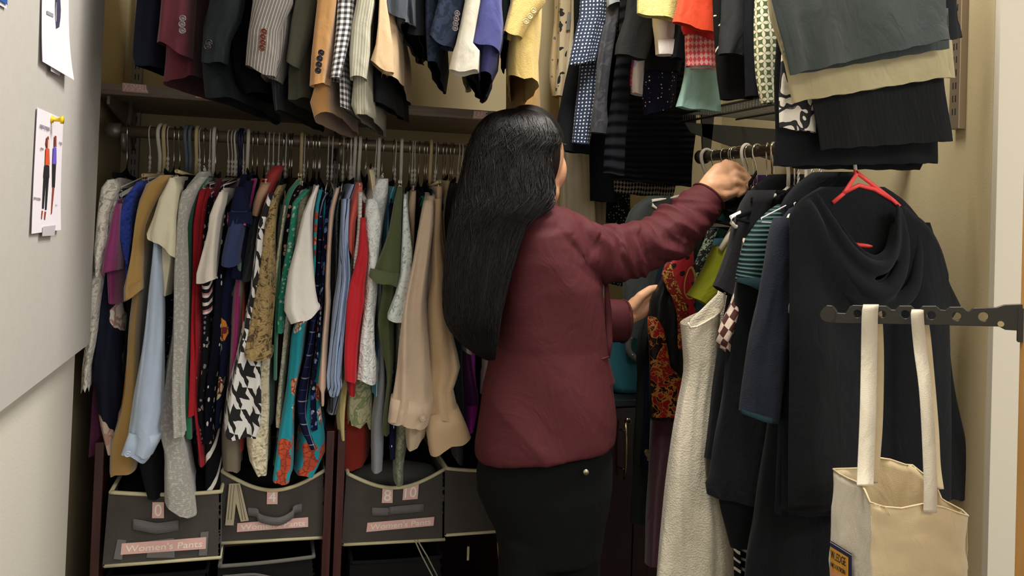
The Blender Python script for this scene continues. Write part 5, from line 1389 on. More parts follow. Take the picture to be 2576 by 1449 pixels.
def grid(cols, name, mat, parent, th=.0012):
    cs = []
    for i in range(len(cols) - 1):
        for s in range(4):
            t = s / 4; p0 = cols[max(0, i-1)]; p1 = cols[i]; p2 = cols[i+1]; p3 = cols[min(len(cols)-1, i+2)]
            cs.append([.5*((2*p1[j]) + (p2[j]-p0[j])*t + (2*p0[j]-5*p1[j]+4*p2[j]-p3[j])*t*t + (3*p1[j]-p0[j]-3*p2[j]+p3[j])*t**3) for j in range(len(p1))])
    cs.append(cols[-1]); n = len(cs[0])
    V = [p for c in cs for p in c]; F_ = []; UV_ = []
    L = [0]
    for i in range(1, len(cs)): L.append(L[-1] + (cs[i][3] - cs[i-1][3]).length)
    for i in range(len(cs) - 1):
        for j in range(n - 1):
            q = (i*n+j, i*n+j+1, (i+1)*n+j+1, (i+1)*n+j); F_.append(q)
            UV_.append([(L[i], V[q[0]].z), (L[i], V[q[1]].z), (L[i+1], V[q[2]].z), (L[i+1], V[q[3]].z)])
    o = mk(name, V, F_, mat, parent, UV_)
    md = o.modifiers.new('t', 'SOLIDIFY'); md.thickness = th; return o
grid(front[5:], 'front_panel', CANV, bag); grid(front[:6], 'side_panel', CANW, bag); grid(back, 'back_panel', CANV, bag)
hem = MB(); hem.tube([c_[0] for c_ in front] + [c_[0] for c_ in back[1:]], .0016, 6); hem.build('hem', CANV, bag)
def strap(pts, w, name='handle', mat=CANV):
    V = []; F_ = []; UV_ = []
    P = catmull([Vector(p) for p in pts], 6)
    n = len(P); L = 0
    for i, p in enumerate(P):
        c = atD(p.x, p.y, p.z); wv = _R * (w / 2)
        V += [c - wv, c + wv]
    for i in range(n - 1):
        F_.append((2*i, 2*i+1, 2*i+3, 2*i+2)); UV_.append([(0, V[2*i].z), (w, V[2*i+1].z), (w, V[2*i+3].z), (0, V[2*i+2].z)])
    o = mk(name, V, F_, mat, bag, UV_)
    md = o.modifiers.new('t', 'SOLIDIFY'); md.thickness = .0022; md.offset = 0; return o
def bx(px): return (onbar(px, 795) - CAM).dot(_F)
d1 = bx(2190); d2 = bx(2308)
strap([(2176,1222,1.225), (2178,1170,1.24), (2183,1050,1.26), (2186,900,d1-.012), (2188,800,d1-.012), (2190,772,d1-.01), (2192,769,d1), (2195,790,d1+.012)], .026, mat=CANW)
strap([(2196,770,d1), (2200,800,d1+.012), (2204,900,1.33), (2202,1050,1.36), (2196,1150,1.39), (2190,1215,1.40)], .026)
strap([(2340,1290,1.205), (2340,1200,1.21), (2330,1000,1.23), (2315,880,d2-.012), (2308,800,d2-.012), (2308,782,d2-.008), (2310,780,d2)], .020, mat=CANW)
strap([(2312,780,d2), (2322,830,d2+.012), (2334,950,1.30), (2345,1080,1.33), (2350,1170,1.355), (2358,1230,1.36)], .022)
mb = MB(); mb.tube([atD(2200 + k*4 + 3*math.sin(k), 1268 + 6*math.sin(k*.8) + k*k*.3, 1.195) for k in range(10)], .0005, 4); mb.build('loose_thread', CANV, bag)
# printed badge on the side panel, cut by the frame and by the fold
def onside(px, py, off=.0025):
    # interpolate the side panel depth with x
    xs = [(2086,1.33),(2098,1.30),(2118,1.275),(2150,1.25),(2172,1.22),(2192,1.20)]
    for (a0, d0), (a1, d1_) in zip(xs, xs[1:]):
        if px <= a1 or (a1, d1_) == xs[-1]:
            t = (px - a0) / (a1 - a0); return atD(px, py, d0 + (d1_ - d0) * t - off - .004)
def badge(pts, mat, off):
    P = [onside(x, y, off) for x, y in pts]; nrm = (P[1]-P[0]).cross(P[-1]-P[0]).normalized()
    n = len(P); V = P + [p - _F * .0004 for p in P]; return V, [tuple(range(n)), tuple(range(n, 2*n))]
def badge_strip(top, bot, mat, off, name='print', par=None):
    V = []; F_ = []
    for (x0, y0), (x1, y1) in zip(top, bot): V += [onside(x0, y0, off), onside(x1, y1, off)]
    for i in range(len(top) - 1): F_.append((2*i, 2*i+1, 2*i+3, 2*i+2))
    return mk(name, V, F_, mat, par or bag)
xs_ = [2088, 2098, 2108, 2118, 2126, 2134, 2143]
NAV = plain('print_navy', '#262b4a', .8); YEL = plain('print_orange', '#e0a13c', .8); PCH = plain('print_peach', '#e39a68', .8)
ty = lambda x: 1359 + (x - 2088) * .62
bdg = badge_strip([(x, ty(x)) for x in xs_], [(x, 1520) for x in xs_], NAV, .003, 'printed_badge')
badge_strip([(x, ty(x) + 3) for x in xs_], [(x, ty(x) + 5) for x in xs_], plain('print_white', '#d8d4cc', .8), .0036, 'badge_line', bdg)
badge_strip([(x, ty(x) + 15) for x in xs_[:-1]], [(x, 1520) for x in xs_[:-1]], YEL, .0042, 'badge_field', bdg)
badge_strip([(x, ty(x) + 70) for x in xs_[:-2]], [(x, 1520) for x in xs_[:-2]], PCH, .0048, 'badge_field', bdg)
INKB = plain('print_black', '#2a2620', .8)
def bag_text(s, a_, b_, h, par):
    A = onside(a_[0], a_[1], .013); B = onside(b_[0], b_[1], .009); C = onside(a_[0], a_[1] - h, .013)
    t = place_text(s, A, B - A, C - A, INKB, par)
bag_text('WLEDGE', (2090, 1403), (2127, 1425), 20, bdg)
bag_text('NOVATION', (2090, 1425), (2126, 1447), 12, bdg)
# ------------------------------------------------------------------ bookcases, bins
BYF = 1.755
shz = onY(690, 1366, BYF).z
def shelfunit(x0, x1, label):
    e = empty('bookcase', ((x0+x1)/2, 1.95, 0), label, 'bookcase', 'dark cherry bookcases')
    zt_ = onY(840, 1085, BYF).z
    for a, b in ((x0, x0 + .017), (x1 - .017, x1)):
        bevel(MB().box((a, BYF + .002, 0), (b, BY - .01, zt_)).build('side_panel', CHERRY, e, False), .001)
    MB().box((x0 + .017, BY - .018, 0), (x1 - .017, BY - .01, zt_)).build('back_panel', DARKC, e, False)
    for z in (shz, .30, .08):
        MB().box((x0 + .017, BYF + .05, z - .02), (x1 - .017, BY - .02, z)).build('shelf', DARKC, e, False)
    return e
xa = onY(233, 1250, BYF).x; xb = onY(836, 1250, BYF).x; xc = onY(845, 1250, BYF).x; xd = xc + (xb - xa)
shelfunit(max(xa, LX - .02), xb, 'left dark cherry bookcase holding the bins numbered 0 and 4')
shelfunit(xc, xd, 'right dark cherry bookcase holding the bin numbered 8 and 10')
BINM = F('bin_fabric', '#46413d', rough=.95, weave=350, wb=.5)
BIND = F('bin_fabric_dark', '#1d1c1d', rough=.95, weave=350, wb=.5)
PIPE = F('cream_piping', '#c9c09a', rough=.8)
PIPEG = F('grey_piping', '#6f6c64', rough=.8)
STRAPM = F('grey_webbing', '#6b6868', rough=.9, bumpfn=b_rib(300, 1, .1))
def bin_(tl, tr, br, bl, Yf, sag, label, mat=BINM, pipe=PIPE, depth=.28, rs=.003):
    A, B, C_, D_ = onY(*tl, Yf), onY(*tr, Yf), onY(*br, Yf), onY(*bl, Yf)
    zb = min(C_.z, D_.z); 
    e = empty('storage_bin', Vector(((C_.x + D_.x)/2, Yf + depth/2, zb)), label, 'storage bin', 'fabric bins in the bookcases')
    sg = sag * .00088 * Yf / 1.7
    n, m = 24, 12
    def top(u, back=0):
        p = A*(1-u) + B*u
        p = p + Vector((0, back, -sg * math.sin(PI*u) * (1 if not back else .2)))
        return p
    V = []; F_ = []; UV_ = []
    def wall(P0, P1, n=n):   # P0(u)->top, P1(u)->bottom
        k = len(V)
        for i in range(n + 1):
            u = i / n; t_, b_ = P0(u), P1(u)
            for j in range(m + 1):
                v = j / m; V.append(t_*(1-v) + b_*v)
        for i in range(n):
            for j in range(m):
                q = (k + i*(m+1)+j, k + i*(m+1)+j+1, k + (i+1)*(m+1)+j+1, k + (i+1)*(m+1)+j)
                F_.append(q); UV_.append([(V[a].x + V[a].y, V[a].z) for a in q])
    bk = Vector((0, depth, 0)); bu = Vector((0, -.012, 0))
    wall(lambda u: top(u), lambda u: D_*(1-u) + C_*u)
    wall(lambda u: top(u, depth), lambda u: D_*(1-u) + C_*u + bk, n)
    wall(lambda u: A + bk*u, lambda u: D_ + bk*u, 8)
    wall(lambda u: B + bk*u, lambda u: C_ + bk*u, 8)
    k = len(V); V += [D_, C_, C_ + bk, D_ + bk]; F_.append((k, k+1, k+2, k+3)); UV_.append([(0,0)]*4)
    o = mk('body', V, F_, mat, e, UV_, False)
    md = o.modifiers.new('t', 'SOLIDIFY'); md.thickness = .004; md.offset = -1
    rim = [top(i/24) for i in range(25)] + [B + bk*.33, B + bk*.66] + [top(1 - i/24, depth) for i in range(25)] + [A + bk*.66, A + bk*.33, A]
    MB().tube([p + Vector((0, -.001, 0)) for p in rim], .0042, 8).build('rim_piping', pipe, e)
    MB().tube([D_ + Vector((0, -.001, 0)), C_ + Vector((0, -.001, 0)), C_ + bk, D_ + bk, D_], .0035, 8).build('base_piping', pipe, e)
    return e
def card(pl, Yf, text, par, name='label_card', mat=PINK, w=.9, h=.72, dy=.002):
    P = [onY(x, y, Yf) + Vector((0, -dy, 0)) for x, y in pl]   # tl tr br bl
    o = MB().prism(P, (0, -.0012, 0)).build(name, mat, par, False)
    if text:
        ux = P[2] - P[3]; uy = P[0] - P[3]
        A = P[3] + ux*((1-w)/2) + uy*((1-h)/2) + Vector((0, -.0015, 0))
        place_text(text, A, ux*w, uy*h, WHT, o)
    return o
def webbing(pts, wpx, Yf, par, name='handle', out=.012):
    P = catmull([Vector((x, y, 0)) for x, y in pts], 5); n = len(P)
    V = []
    for i, p in enumerate(P):
        b = out * math.sin(PI * i / (n - 1)); q = onY(p.x, p.y, Yf) + Vector((0, -.003 - b, 0)); h = onY(p.x, p.y + wpx, Yf).z - onY(p.x, p.y, Yf).z
        V += [q, q + Vector((0, 0, h))]
    F_ = [(2*i, 2*i+1, 2*i+3, 2*i+2) for i in range(n-1)]
    o = mk(name, V, F_, STRAPM, par, [[(V[k].x, V[k].z) for k in f] for f in F_])
    md = o.modifiers.new('t', 'SOLIDIFY'); md.thickness = .003; return o
b0 = bin_((279,1238), (556,1236), (554,1402), (263,1424), 1.735, 6, 'dark grey fabric bin with size 0 card, leftmost and pulled forward')
card([(384,1262),(413,1262),(413,1302),(383,1302)], 1.735, '0', b0, h=.75, w=.6)
for pl in ([(296,1356),(318,1358),(307,1407),(286,1405)], [(505,1338),(525,1336),(521,1396),(500,1397)], [(374,1360),(438,1352),(440,1402),(369,1402)]):
    card(pl, 1.735, '', b0, 'tape', plain('grey_tape', '#6d6a68', .35), dy=.001)
card([(307,1366),(519,1350),(518,1379),(304,1394)], 1.735, "Women's Pants", b0, h=.6, w=.9)
webbing([(335,1304),(360,1306),(400,1312),(450,1306)], 26, 1.735, b0, out=.006)
b4 = bin_((560,1186), (818,1182), (815,1352), (556,1366), 1.775, 46, 'dark grey fabric bin with size 4 card, second from left')
card([(672,1230),(699,1228),(698,1267),(671,1267)], 1.775, '4', b4, h=.7, w=.65)
card([(597,1315),(775,1300),(775,1324),(596,1337)], 1.775, "Women's Pants", b4, h=.62)
webbing([(622,1276),(645,1276),(655,1288),(700,1296),(735,1280),(742,1268),(760,1266)], 20, 1.775, b4)
cut = plain('cream_paper', '#b8ad92', .9)
def cutout(pts, par, nm): 
    P = [onY(x, y, 1.775) + Vector((0, -.006, 0)) for x, y in pts]; return MB().prism(P, (0, -.002, 0)).build(nm, cut, par, False)
cc = cutout([(577,1214),(604,1213),(626,1306),(606,1309),(594,1262),(588,1318),(567,1318)], b4, 'trouser_cutout')
for xa_, xb_ in ((583,574),(590,582),(597,611),(600,618)): MB().tube([onY(xa_,1216,1.775)+Vector((0,-.0085,0)), onY(xb_,1304,1.775)+Vector((0,-.0085,0))], .0006, 4).build('crease', plain('crease_grey', '#857b66', .9), cc)
b8 = bin_((876,1192), (1118,1180), (1117,1357), (864,1370), 1.775, 40, 'dark grey fabric bin with size 8 and 10 cards')
card([(962,1226),(988,1224),(987,1264),(960,1264)], 1.775, '8', b8, h=.75, w=.65)
card([(1015,1220),(1053,1217),(1050,1254),(1012,1257)], 1.775, '10', b8, h=.72, w=.75)
card([(924,1314),(1092,1299),(1090,1321),(921,1337)], 1.775, "Women's Pants", b8, h=.62)
webbing([(935,1276),(975,1275),(985,1272),(1066,1266)], 19, 1.775, b8, out=.005)
b9 = bin_((1124,1178), (1335,1168), (1345,1330), (1122,1346), 1.775, 10, 'unlabelled grey fabric bin half hidden behind the black trousers')
b5 = bin_((553,1424), (789,1400), (800,1560), (548,1580), 1.775, 2, 'black fabric bin with grey piping on the lowest visible shelf', BIND, PIPEG)
webbing([(560,1446),(640,1436),(700,1452)], 6, 1.775, b5, out=.01)
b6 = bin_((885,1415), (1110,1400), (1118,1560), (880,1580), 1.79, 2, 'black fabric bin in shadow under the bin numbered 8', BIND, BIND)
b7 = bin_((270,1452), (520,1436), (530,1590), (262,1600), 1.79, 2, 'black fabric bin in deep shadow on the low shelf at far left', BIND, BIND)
# folded trousers inside the bins
k = 0
for (x0, x1, y, Yf, cols) in ((290, 540, 1252, 1.735, ['#141416', '#1c1d22']), (580, 800, 1222, 1.775, ['#181818', '#20222a', '#2d2a28']), (895, 1100, 1212, 1.775, ['#4b4a48', '#15161a', '#1a1b22', '#26262a']), (1140, 1300, 1196, 1.775, ['#111113', '#18181c'])):
    n = len(cols)
    for i, c in enumerate(cols):
        yy = Yf + .03 + .24 * (i + .5) / n
        P0 = onY(x0, y, Yf); P1 = onY(x1, y, Yf)
        mb = MB(); zz = P0.z - .015 + .008 * (i % 2)
        mb.blob([(P0.x + .02, yy, zz), ((P0.x + P1.x)/2, yy + .004, zz + .008), (P1.x - .02, yy, zz - .003)], [.03, .034, .03], 14, fl=.24 / n / .068, up=Vector((0, 0, 1)))
        o = mb.build('folded_trousers', F('fold_' + c, c)); k += 1
        binname = {290: 'leftmost bin', 580: 'bin numbered 4', 895: 'bin numbered 8', 1140: 'unlabelled bin'}[x0]
        pos = ['front', 'second', 'third', 'rearmost'][i] if i < n - 1 else 'rearmost'
        tag(o, '%s roll of dark folded trousers inside the %s' % (pos, binname), 'folded trousers', 'folded trousers in the bins')
    for zz_ in (): pass
# pale cords hanging under the right bookcase shelf
mb = MB(); mb.tube([onY(1043,1358,1.69), onY(1062,1400,1.69), onY(1088,1449,1.69), onY(1110,1500,1.69)], .0015, 6); mb.tube([onY(1050,1358,1.69), onY(1075,1400,1.69), onY(1100,1449,1.69)], .0015, 6)
o = mb.build('strap', F('cord_cream', '#8c866f')); tag(o, 'thin pale strap dangling in the dark below the bin numbered 8', 'strap')
mb = MB(); mb.box(tuple(onY(1175,1410,1.72)), tuple(onY(1181,1376,1.72) + Vector((0, .004, 0)))); o = mb.build('paper_tag', F('tag_cream', '#b5ab85'), None, False); tag(o, 'small cream tag in the dark under the unlabelled bin', 'tag')

# ------------------------------------------------------------------ cabinet with teal bag
CY = 1.95
cz = onY(1580, 1004, CY).z
cab = empty('cabinet', (1.0, 2.1, 0), 'dark cherry cabinet behind the woman with a curved bar handle', 'cabinet')
bevel(MB().box((.62, CY + .018, .0), (1.385, BY - .005, cz - .02)).build('carcass', DARKC, cab, False), .002)
bevel(MB().box((.61, CY - .004, cz - .02), (1.39, BY - .002, cz)).build('top_board', plain('cabinet_top', '#20262a', .4), cab, False), .003)
xs1 = onY(1590, 1400, CY).x
for x0, x1 in ((.622, xs1 - .0015), (xs1 + .0015, 1.383)):
    d = bevel(MB().box((x0, CY, .02), (x1, CY + .018, cz - .024)).build('door', DARKC, cab, False), .0015)
    if x0 < .7:
        A = onY(1565, 1062, CY); B = onY(1562, 1195, CY)
        h = Vector((0, -.03, 0))
        MB().tube([A + h*.75 + Vector((0,0,.004)), A*.75 + B*.25 + h*.95, (A+B)/2 + h, A*.25 + B*.75 + h*.95, B + h*.75 - Vector((0,0,.004))], .0035, 12).build('handle', BRASSY, d)
        for q in (.14, .86): 
            c = A*(1-q) + B*q; MB().tube([c + h*.85, c], .003, 8).build('handle_post', BRASSY, d)
    lk = onY(1580 if x0 < .7 else 1640, 1059, CY)
    if x0 < .7:
        MB().tube([lk, lk + Vector((0, -.004, 0))], .009, 24).build('lock_ring', CHROME, d)
        MB().tube([lk, lk + Vector((0, -.005, 0))], .0055, 20).build('lock_core', BLK, d)
TEAL = F('teal_felt', '#2b6d7c', rough=.8)
c0 = onY(1590, 985, 2.02); 
tb = empty('handbag', Vector((c0.x, 2.05, cz)), 'teal bag with a grey ring handle standing on the cabinet', 'bag')
V = []; rows_ = []
for t, (xl, xr, y) in enumerate([(1515,1662,832),(1517,1660,900),(1522,1652,955),(1535,1640,978),(1552,1622,990)]):
    L_ = onY(xl, y, 2.0); R_ = onY(xr, y, 2.0); L_.z = max(L_.z, cz + .001); R_.z = L_.z
    M_ = (L_ + R_)/2; hw = (R_ - L_).length/2
    rows_.append([M_ + Vector((hw*math.copysign(abs(math.cos(q))**.5, math.cos(q)), .06 + .06*math.copysign(abs(math.sin(q))**.6, math.sin(q)), 0)) for q in [2*PI*i/32 for i in range(32)]])
MB().rings(rows_, False, True).build('body', TEAL, tb)
MB().tube(rows_[0] + [rows_[0][0]], .003, 8).build('rim', TEAL, tb)
rc = onY(1611, 868, 1.985)
MB().tube([rc + Vector((.038*math.cos(q), 0, .038*math.sin(q))) for q in [2*PI*i/40 for i in range(41)]], .0085, 12, cap=False).build('ring_handle', plain('grey_ring', '#8d918e', .3, spec=.6), tb)
for q in (2.6, 3.9): MB().disc(rc + Vector((.038*math.cos(q), -.0085, .038*math.sin(q))), (0, -1, 0), .003, .002).build('rivet', CHROME, tb)
# ------------------------------------------------------------------ the woman
SKIN = None
def skinmat():
    b = NB('skin'); v = b.uv(ob=True); nz = b.noise(v, 30, 3)
    col = b.ramp(nz, [(.3, '#d29a75'), (.7, '#dfae8a')], False)
    b.put(b.b.inputs['Base Color'], col); b.b.inputs['Roughness'].default_value = .5
    b.b.inputs['Subsurface Weight'].default_value = .12; b.b.inputs['Subsurface Radius'].default_value = (.01, .004, .002)
    b.b.inputs['Specular IOR Level'].default_value = .35
    bp = b.n('ShaderNodeBump'); bp.inputs['Strength'].default_value = .15; bp.inputs['Distance'].default_value = .001
    b.put(bp.inputs['Height'], b.noise(v, 400, 2)); b.put(b.b.inputs['Normal'], bp.outputs[0]); return b.m
SKIN = skinmat()
def remeshed(mb, name, mat, parent, vox, smooth=4, fac=.5):
    o = mb.build('tmp', None)
    org = ORG[o.name]
    md = o.modifiers.new('r', 'REMESH'); md.mode = 'VOXEL'; md.voxel_size = vox
    if smooth: md = o.modifiers.new('s', 'SMOOTH'); md.iterations = smooth; md.factor = fac
    bpy.context.view_layer.update()
    dg = bpy.context.evaluated_depsgraph_get(); me = bpy.data.meshes.new_from_object(o.evaluated_get(dg))
    V = [v.co + org for v in me.vertices]; Fc = [tuple(p.vertices) for p in me.polygons]
    COL.objects.unlink(o); bpy.data.objects.remove(o)
    uv = [[(V[k].x + V[k].y, V[k].z) for k in f] for f in Fc]
    return mk(name, V, Fc, mat, parent, uv)
FH = Vector((_F.x, _F.y, 0)).normalized(); RH = _r.copy(); UPV = Vector((0, 0, 1))
def ringpx(xl, yl, xr, yr, D, dep, n=40, ex=.85, off=0.0):
    A = atD(xl, yl, D); B = atD(xr, yr, D); M_ = (A + B)/2; h = (B - A)/2
    out = []
    for k in range(n):
        q = 2*PI*k/n; c, s = math.cos(q), math.sin(q)
        c = math.copysign(abs(c)**ex, c); s = math.copysign(abs(s)**ex, s)
        out.append(M_ + h*c*(1 + off/max(.01, h.length)) + FH*(s*(dep + off)))
    return out
g = (RH*.52 + FH*.85).normalized(); sd = g.cross(UPV).normalized()   # face direction, its right side
Hc = atD(1328, 388, 1.66)
Mh = Matrix((sd, g, UPV)).transposed()
bm_ = MB()
bm_.ell(Hc, .072, .092, .100, Mh, 32, 24)
bm_.ell(Hc + g*.022 - UPV*.045, .060, .070, .072, Mh, 28, 20)
bm_.ell(Hc + g*.050 - UPV*.100, .030, .034, .026, Mh); bm_.ell(Hc + g*.030 - UPV*.078 + sd*.018, .040, .045, .040, Mh)                # chin
bm_.ell(Hc + g*.050 - UPV*.032 + sd*.036, .029, .032, .044, Mh); bm_.ell(Hc + g*.058 - UPV*.030 - sd*.034, .026, .026, .030, Mh)   # cheeks
bm_.blob([Hc + g*.088 + UPV*.012, Hc + g*.102 - UPV*.022, Hc + g*.108 - UPV*.036], [.008, .010, .012], 12)
bm_.ell(Hc + g*.088 - UPV*.066, .020, .010, .005, Mh); bm_.ell(Hc + g*.086 - UPV*.075, .018, .010, .006, Mh)
for s_ in (1, -1): bm_.ell(Hc + sd*.073*s_ - g*.005 - UPV*.012 - g*.036, .004, .014, .024, Mh)       # ears
bm_.blob([Hc - UPV*.06 - g*.015, Hc - UPV*.125 + RH*.02, Hc - UPV*.17 + RH*.03 + FH*.02], [.050, .046, .045], 20)
# torso
trs = [ringpx(1330,550,1405,550,1.69,.05), ringpx(1300,590,1430,590,1.69,.075), ringpx(1285,660,1455,660,1.69,.09), ringpx(1262,760,1500,760,1.68,.10), ringpx(1252,860,1500,860,1.68,.09),
       ringpx(1232,980,1520,980,1.68,.11), ringpx(1215,1100,1525,1100,1.68,.12), ringpx(1225,1200,1515,1200,1.68,.12)]
bm_.rings(trs, True, True)
arm = [(1385,600,1.64,.036),(1450,622,1.66,.043),(1540,636,1.70,.038),(1625,622,1.74,.035),(1700,570,1.77,.033),(1748,512,1.795,.027),(1772,484,1.80,.0245)]
bm_.blob([atD(x,y,d) for x,y,d,r in arm], [r for *_, r in arm], 18)
bm_.blob([atD(1772,484,1.80), atD(1792,460,1.812), atD(1815,440,1.825), atD(1836,430,1.835)], [.0245, .027, .031, .026], 18, fl=.72, up=(atD(1760,440,1.8)-atD(1790,500,1.8)).normalized())
bm_.blob([atD(1790,470,1.80), atD(1820,468,1.81), atD(1842,462,1.825)], [.024, .026, .020], 14)
# four bent fingers wrapped over the hanger, thumb below
kn = [((1826,412,1.835),(1850,418,1.85),(1872,440,1.85),(1866,458,1.835)), ((1842,420,1.825),(1866,430,1.838),(1884,452,1.838),(1872,468,1.825)),
      ((1850,438,1.815),(1872,449,1.825),(1882,468,1.825),(1866,480,1.815)), ((1850,456,1.805),(1868,466,1.812),(1872,482,1.812),(1858,490,1.805))]
for i, f in enumerate(kn):
    r0 = [.0105, .0108, .010, .0088][i]
    P = [Vector(atD(1815 + i*5, 430 + i*12, 1.825 - i*.006))] + [atD(*p) for p in f]
    bm_.blob(P, [r0*1.15, r0*1.18, r0, r0*.92, r0*.8], 12)
bm_.blob([atD(1795,482,1.79), atD(1822,492,1.79), atD(1842,486,1.80), atD(1858,478,1.81)], [.014, .0115, .010, .009], 12)
# far arm and hand
fa = [(1438,660,1.84,.034),(1450,720,1.86,.038),(1470,790,1.88,.038),(1530,800,1.90,.03),(1580,793,1.915,.0255)]
bm_.blob([atD(x,y,d) for x,y,d,r in fa], [r for *_, r in fa], 18)
bm_.blob([atD(1580,793,1.915), atD(1605,775,1.92), atD(1632,757,1.93)], [.0255, .031, .029], 18, fl=.62)
for i, (a_, b_, c_) in enumerate((((1640,735),(1668,726),(1684,738)), ((1646,750),(1676,746),(1690,758)), ((1645,768),(1672,768),(1684,780)), ((1638,784),(1660,788),(1670,798)))):
    bm_.blob([atD(1622,752 + i*9,1.93), atD(*a_,1.94), atD(*b_,1.95), atD(*c_,1.945)], [.011,.0105,.0095,.008], 12)
bm_.blob([atD(1590,772,1.90), atD(1612,745,1.90), atD(1636,728,1.915), atD(1652,724,1.93)], [.014,.0125,.0105,.009], 12)
# legs
for s_, xx in ((1, 1325), (-1, 1440)):
    D0 = 1.66 if s_ > 0 else 1.71
    hip = atD(xx, 1190, D0); foot = Vector((hip.x, hip.y, .06)); kn_ = (hip + foot)/2 + RH*.01
    bm_.blob([hip, hip*.6 + kn_*.4, kn_, kn_*.5 + foot*.5, foot + UPV*.03], [.070, .062, .045, .042, .03], 20)
    bm_.blob([foot, foot + g*.10 - UPV*.022, foot + g*.16 - UPV*.03], [.036, .032, .022], 14)
woman = None
woman = remeshed(bm_, 'person', SKIN, None, .0036, 4)
tag(woman, 'woman with long black hair and burgundy blazer reaching up to the right rod', 'person')

# blazer --------------------------------------------------------------
BLZ = F('blazer_burgundy', '#4f1f24', rough=.75, sheen=0, weave=700, wb=.12, var=.05)
mb = MB()
rg_ = [ringpx(1330,522,1392,520,1.68,.055), ringpx(1300,545,1428,545,1.68,.09,), ringpx(1278,590,1448,590,1.675,.115), ringpx(1262,660,1482,660,1.675,.125), ringpx(1255,720,1514,720,1.675,.125),
       ringpx(1248,800,1524,800,1.675,.12), ringpx(1238,870,1529,870,1.675,.118), ringpx(1226,930,1534,930,1.675,.125), ringpx(1210,1010,1543,1005,1.675,.135), ringpx(1200,1060,1545,1046,1.675,.140), ringpx(1194,1108,1545,1080,1.675,.145), ringpx(1195,1136,1544,1100,1.675,.146)]
mb.rings(rg_, True, True)
sl = [(1352,575,1.635,.060),(1400,598,1.64,.066),(1455,628,1.655,.063),(1520,640,1.69,.058),(1580,632,1.715,.055),(1630,620,1.735,.056),(1680,592,1.755,.058),(1720,560,1.775,.054),(1752,530,1.79,.049),(1776,503,1.80,.0435),(1782,496,1.803,.043)]
P = [atD(x,y,d) for x,y,d,r in sl]; RR_ = [r for *_, r in sl]
mb.tube([P[0] - (P[1]-P[0])*.5] + P, [RR_[0]*.7] + RR_, 30)
mb.ell(atD(1362,570,1.63), .05, .06, .046)
# far sleeve
fs = [(1420,600,1.80,.06),(1445,720,1.85,.058),(1480,795,1.88,.056),(1530,806,1.90,.053),(1567,808,1.912,.052)]
mb.tube([atD(x,y,d) for x,y,d,r in fs], [r for *_, r in fs], 28)
# cloth folds: raised ridges following the creases in the sleeve and back
def ridge(pts, r=.007, D0=None):
    Q = catmull([Vector((x, y, 0)) for x, y in pts], 5); n = len(Q); V_ = []; RR2 = []
    for i, q in enumerate(Q):
        best = None
        # nearest sleeve section gives the surface depth
        bd_ = 1e9
        for (x, y, d, rr) in sl:
            dd = (x - q.x)**2 + (y - q.y)**2
            if dd < bd_: bd_ = dd; best = (d, rr)
        off = math.sqrt(bd_) * best[0] / FPX
        dep = best[0] - math.sqrt(max(0, best[1]**2 - min(off, best[1]*.92)**2)) + r*.62
        V_.append(atD(q.x, q.y, dep)); RR2.append(r * (.25 + .75 * math.sin(PI * i / (n - 1))))
    mb.blob(V_, RR2, 10)
for pts, r in (([(1438,548),(1462,575),(1478,598),(1452,640)], .007), ([(1500,640),(1540,612),(1590,585),(1625,570)], .008), ([(1460,665),(1510,650),(1560,632),(1590,612)], .006),
               ([(1610,562),(1630,590),(1650,625),(1655,655)], .008), ([(1640,552),(1668,575),(1700,590),(1735,592)], .008), ([(1672,530),(1690,560),(1722,575),(1760,572)], .007),
               ([(1700,508),(1722,535),(1752,548),(1785,545)], .006), ([(1590,660),(1620,640),(1660,640),(1700,632)], .006), ([(1395,560),(1425,590),(1435,630),(1425,675)], .007), ([(1400,650),(1450,670),(1500,672)], .005),
               ([(1340,560),(1375,580),(1400,615),(1405,660)], .006)):
    ridge(pts, r*1.9)
def tridge(pts, r, D=1.56):
    mb.blob([atD(x, y, D) for x, y in pts], [r*.3] + [r]*(len(pts)-2) + [r*.3], 10)
blz = remeshed(mb, 'blazer', BLZ, woman, .0042, 7, .5)
tag(blz, 'burgundy blazer')
# creases pulled across the sleeve and the back
SP = [(atD(x,y,d), rr) for x,y,d,rr in sl]
me = blz.data; ob_ = ORG[blz.name]
nrm_ = [v.normal.copy() for v in me.vertices]
for v, nn_ in zip(me.vertices, nrm_):
    p = v.co + ob_
    best = (1e9, 0, 0, None, 1)
    L_ = 0
    for (a0, r0), (a1, r1) in zip(SP, SP[1:]):
        ab = a1 - a0; t = max(0, min(1, (p - a0).dot(ab) / ab.length_squared)); q = a0 + ab*t
        dd = (p - q).length / (r0*(1-t) + r1*t)
        if dd < best[0]: best = (dd, L_ + ab.length*t, 0, (p - q), r0*(1-t)+r1*t)
        L_ += ab.length
    if best[0] < 1.35 and best[1] > .03:
        s_ = best[1]; h = best[3].z / best[4]
        w_ = min(1, max(0, (1.35 - best[0])/.3)) * min(1, (s_-.03)/.06) * min(1, max(0, (L_ - s_)/.07))
        ph = s_*30 + h*1.5 + 1.3*mnoise.noise(p*9)
        rid = (1 - abs(mnoise.noise(Vector((ph*.55, h*.6, 3.1))))*2.6)
        rid2 = (1 - abs(mnoise.noise(Vector((ph*1.1 + 7, h*.9 + p.y*6, 9.4))))*2.6)
        v.co += nn_ * w_ * (.0105*max(-.35, rid) + .0045*max(-.5, rid2) - .003)
    else:
        q = Vector(((p.x + p.z*.8)*7, p.y*5, p.z*1.5))
        v.co += nn_ * .0035 * (1 - abs(mnoise.noise(q))*3) * min(1, max(0, (best[0] - 1.35)/.4))
me.update()
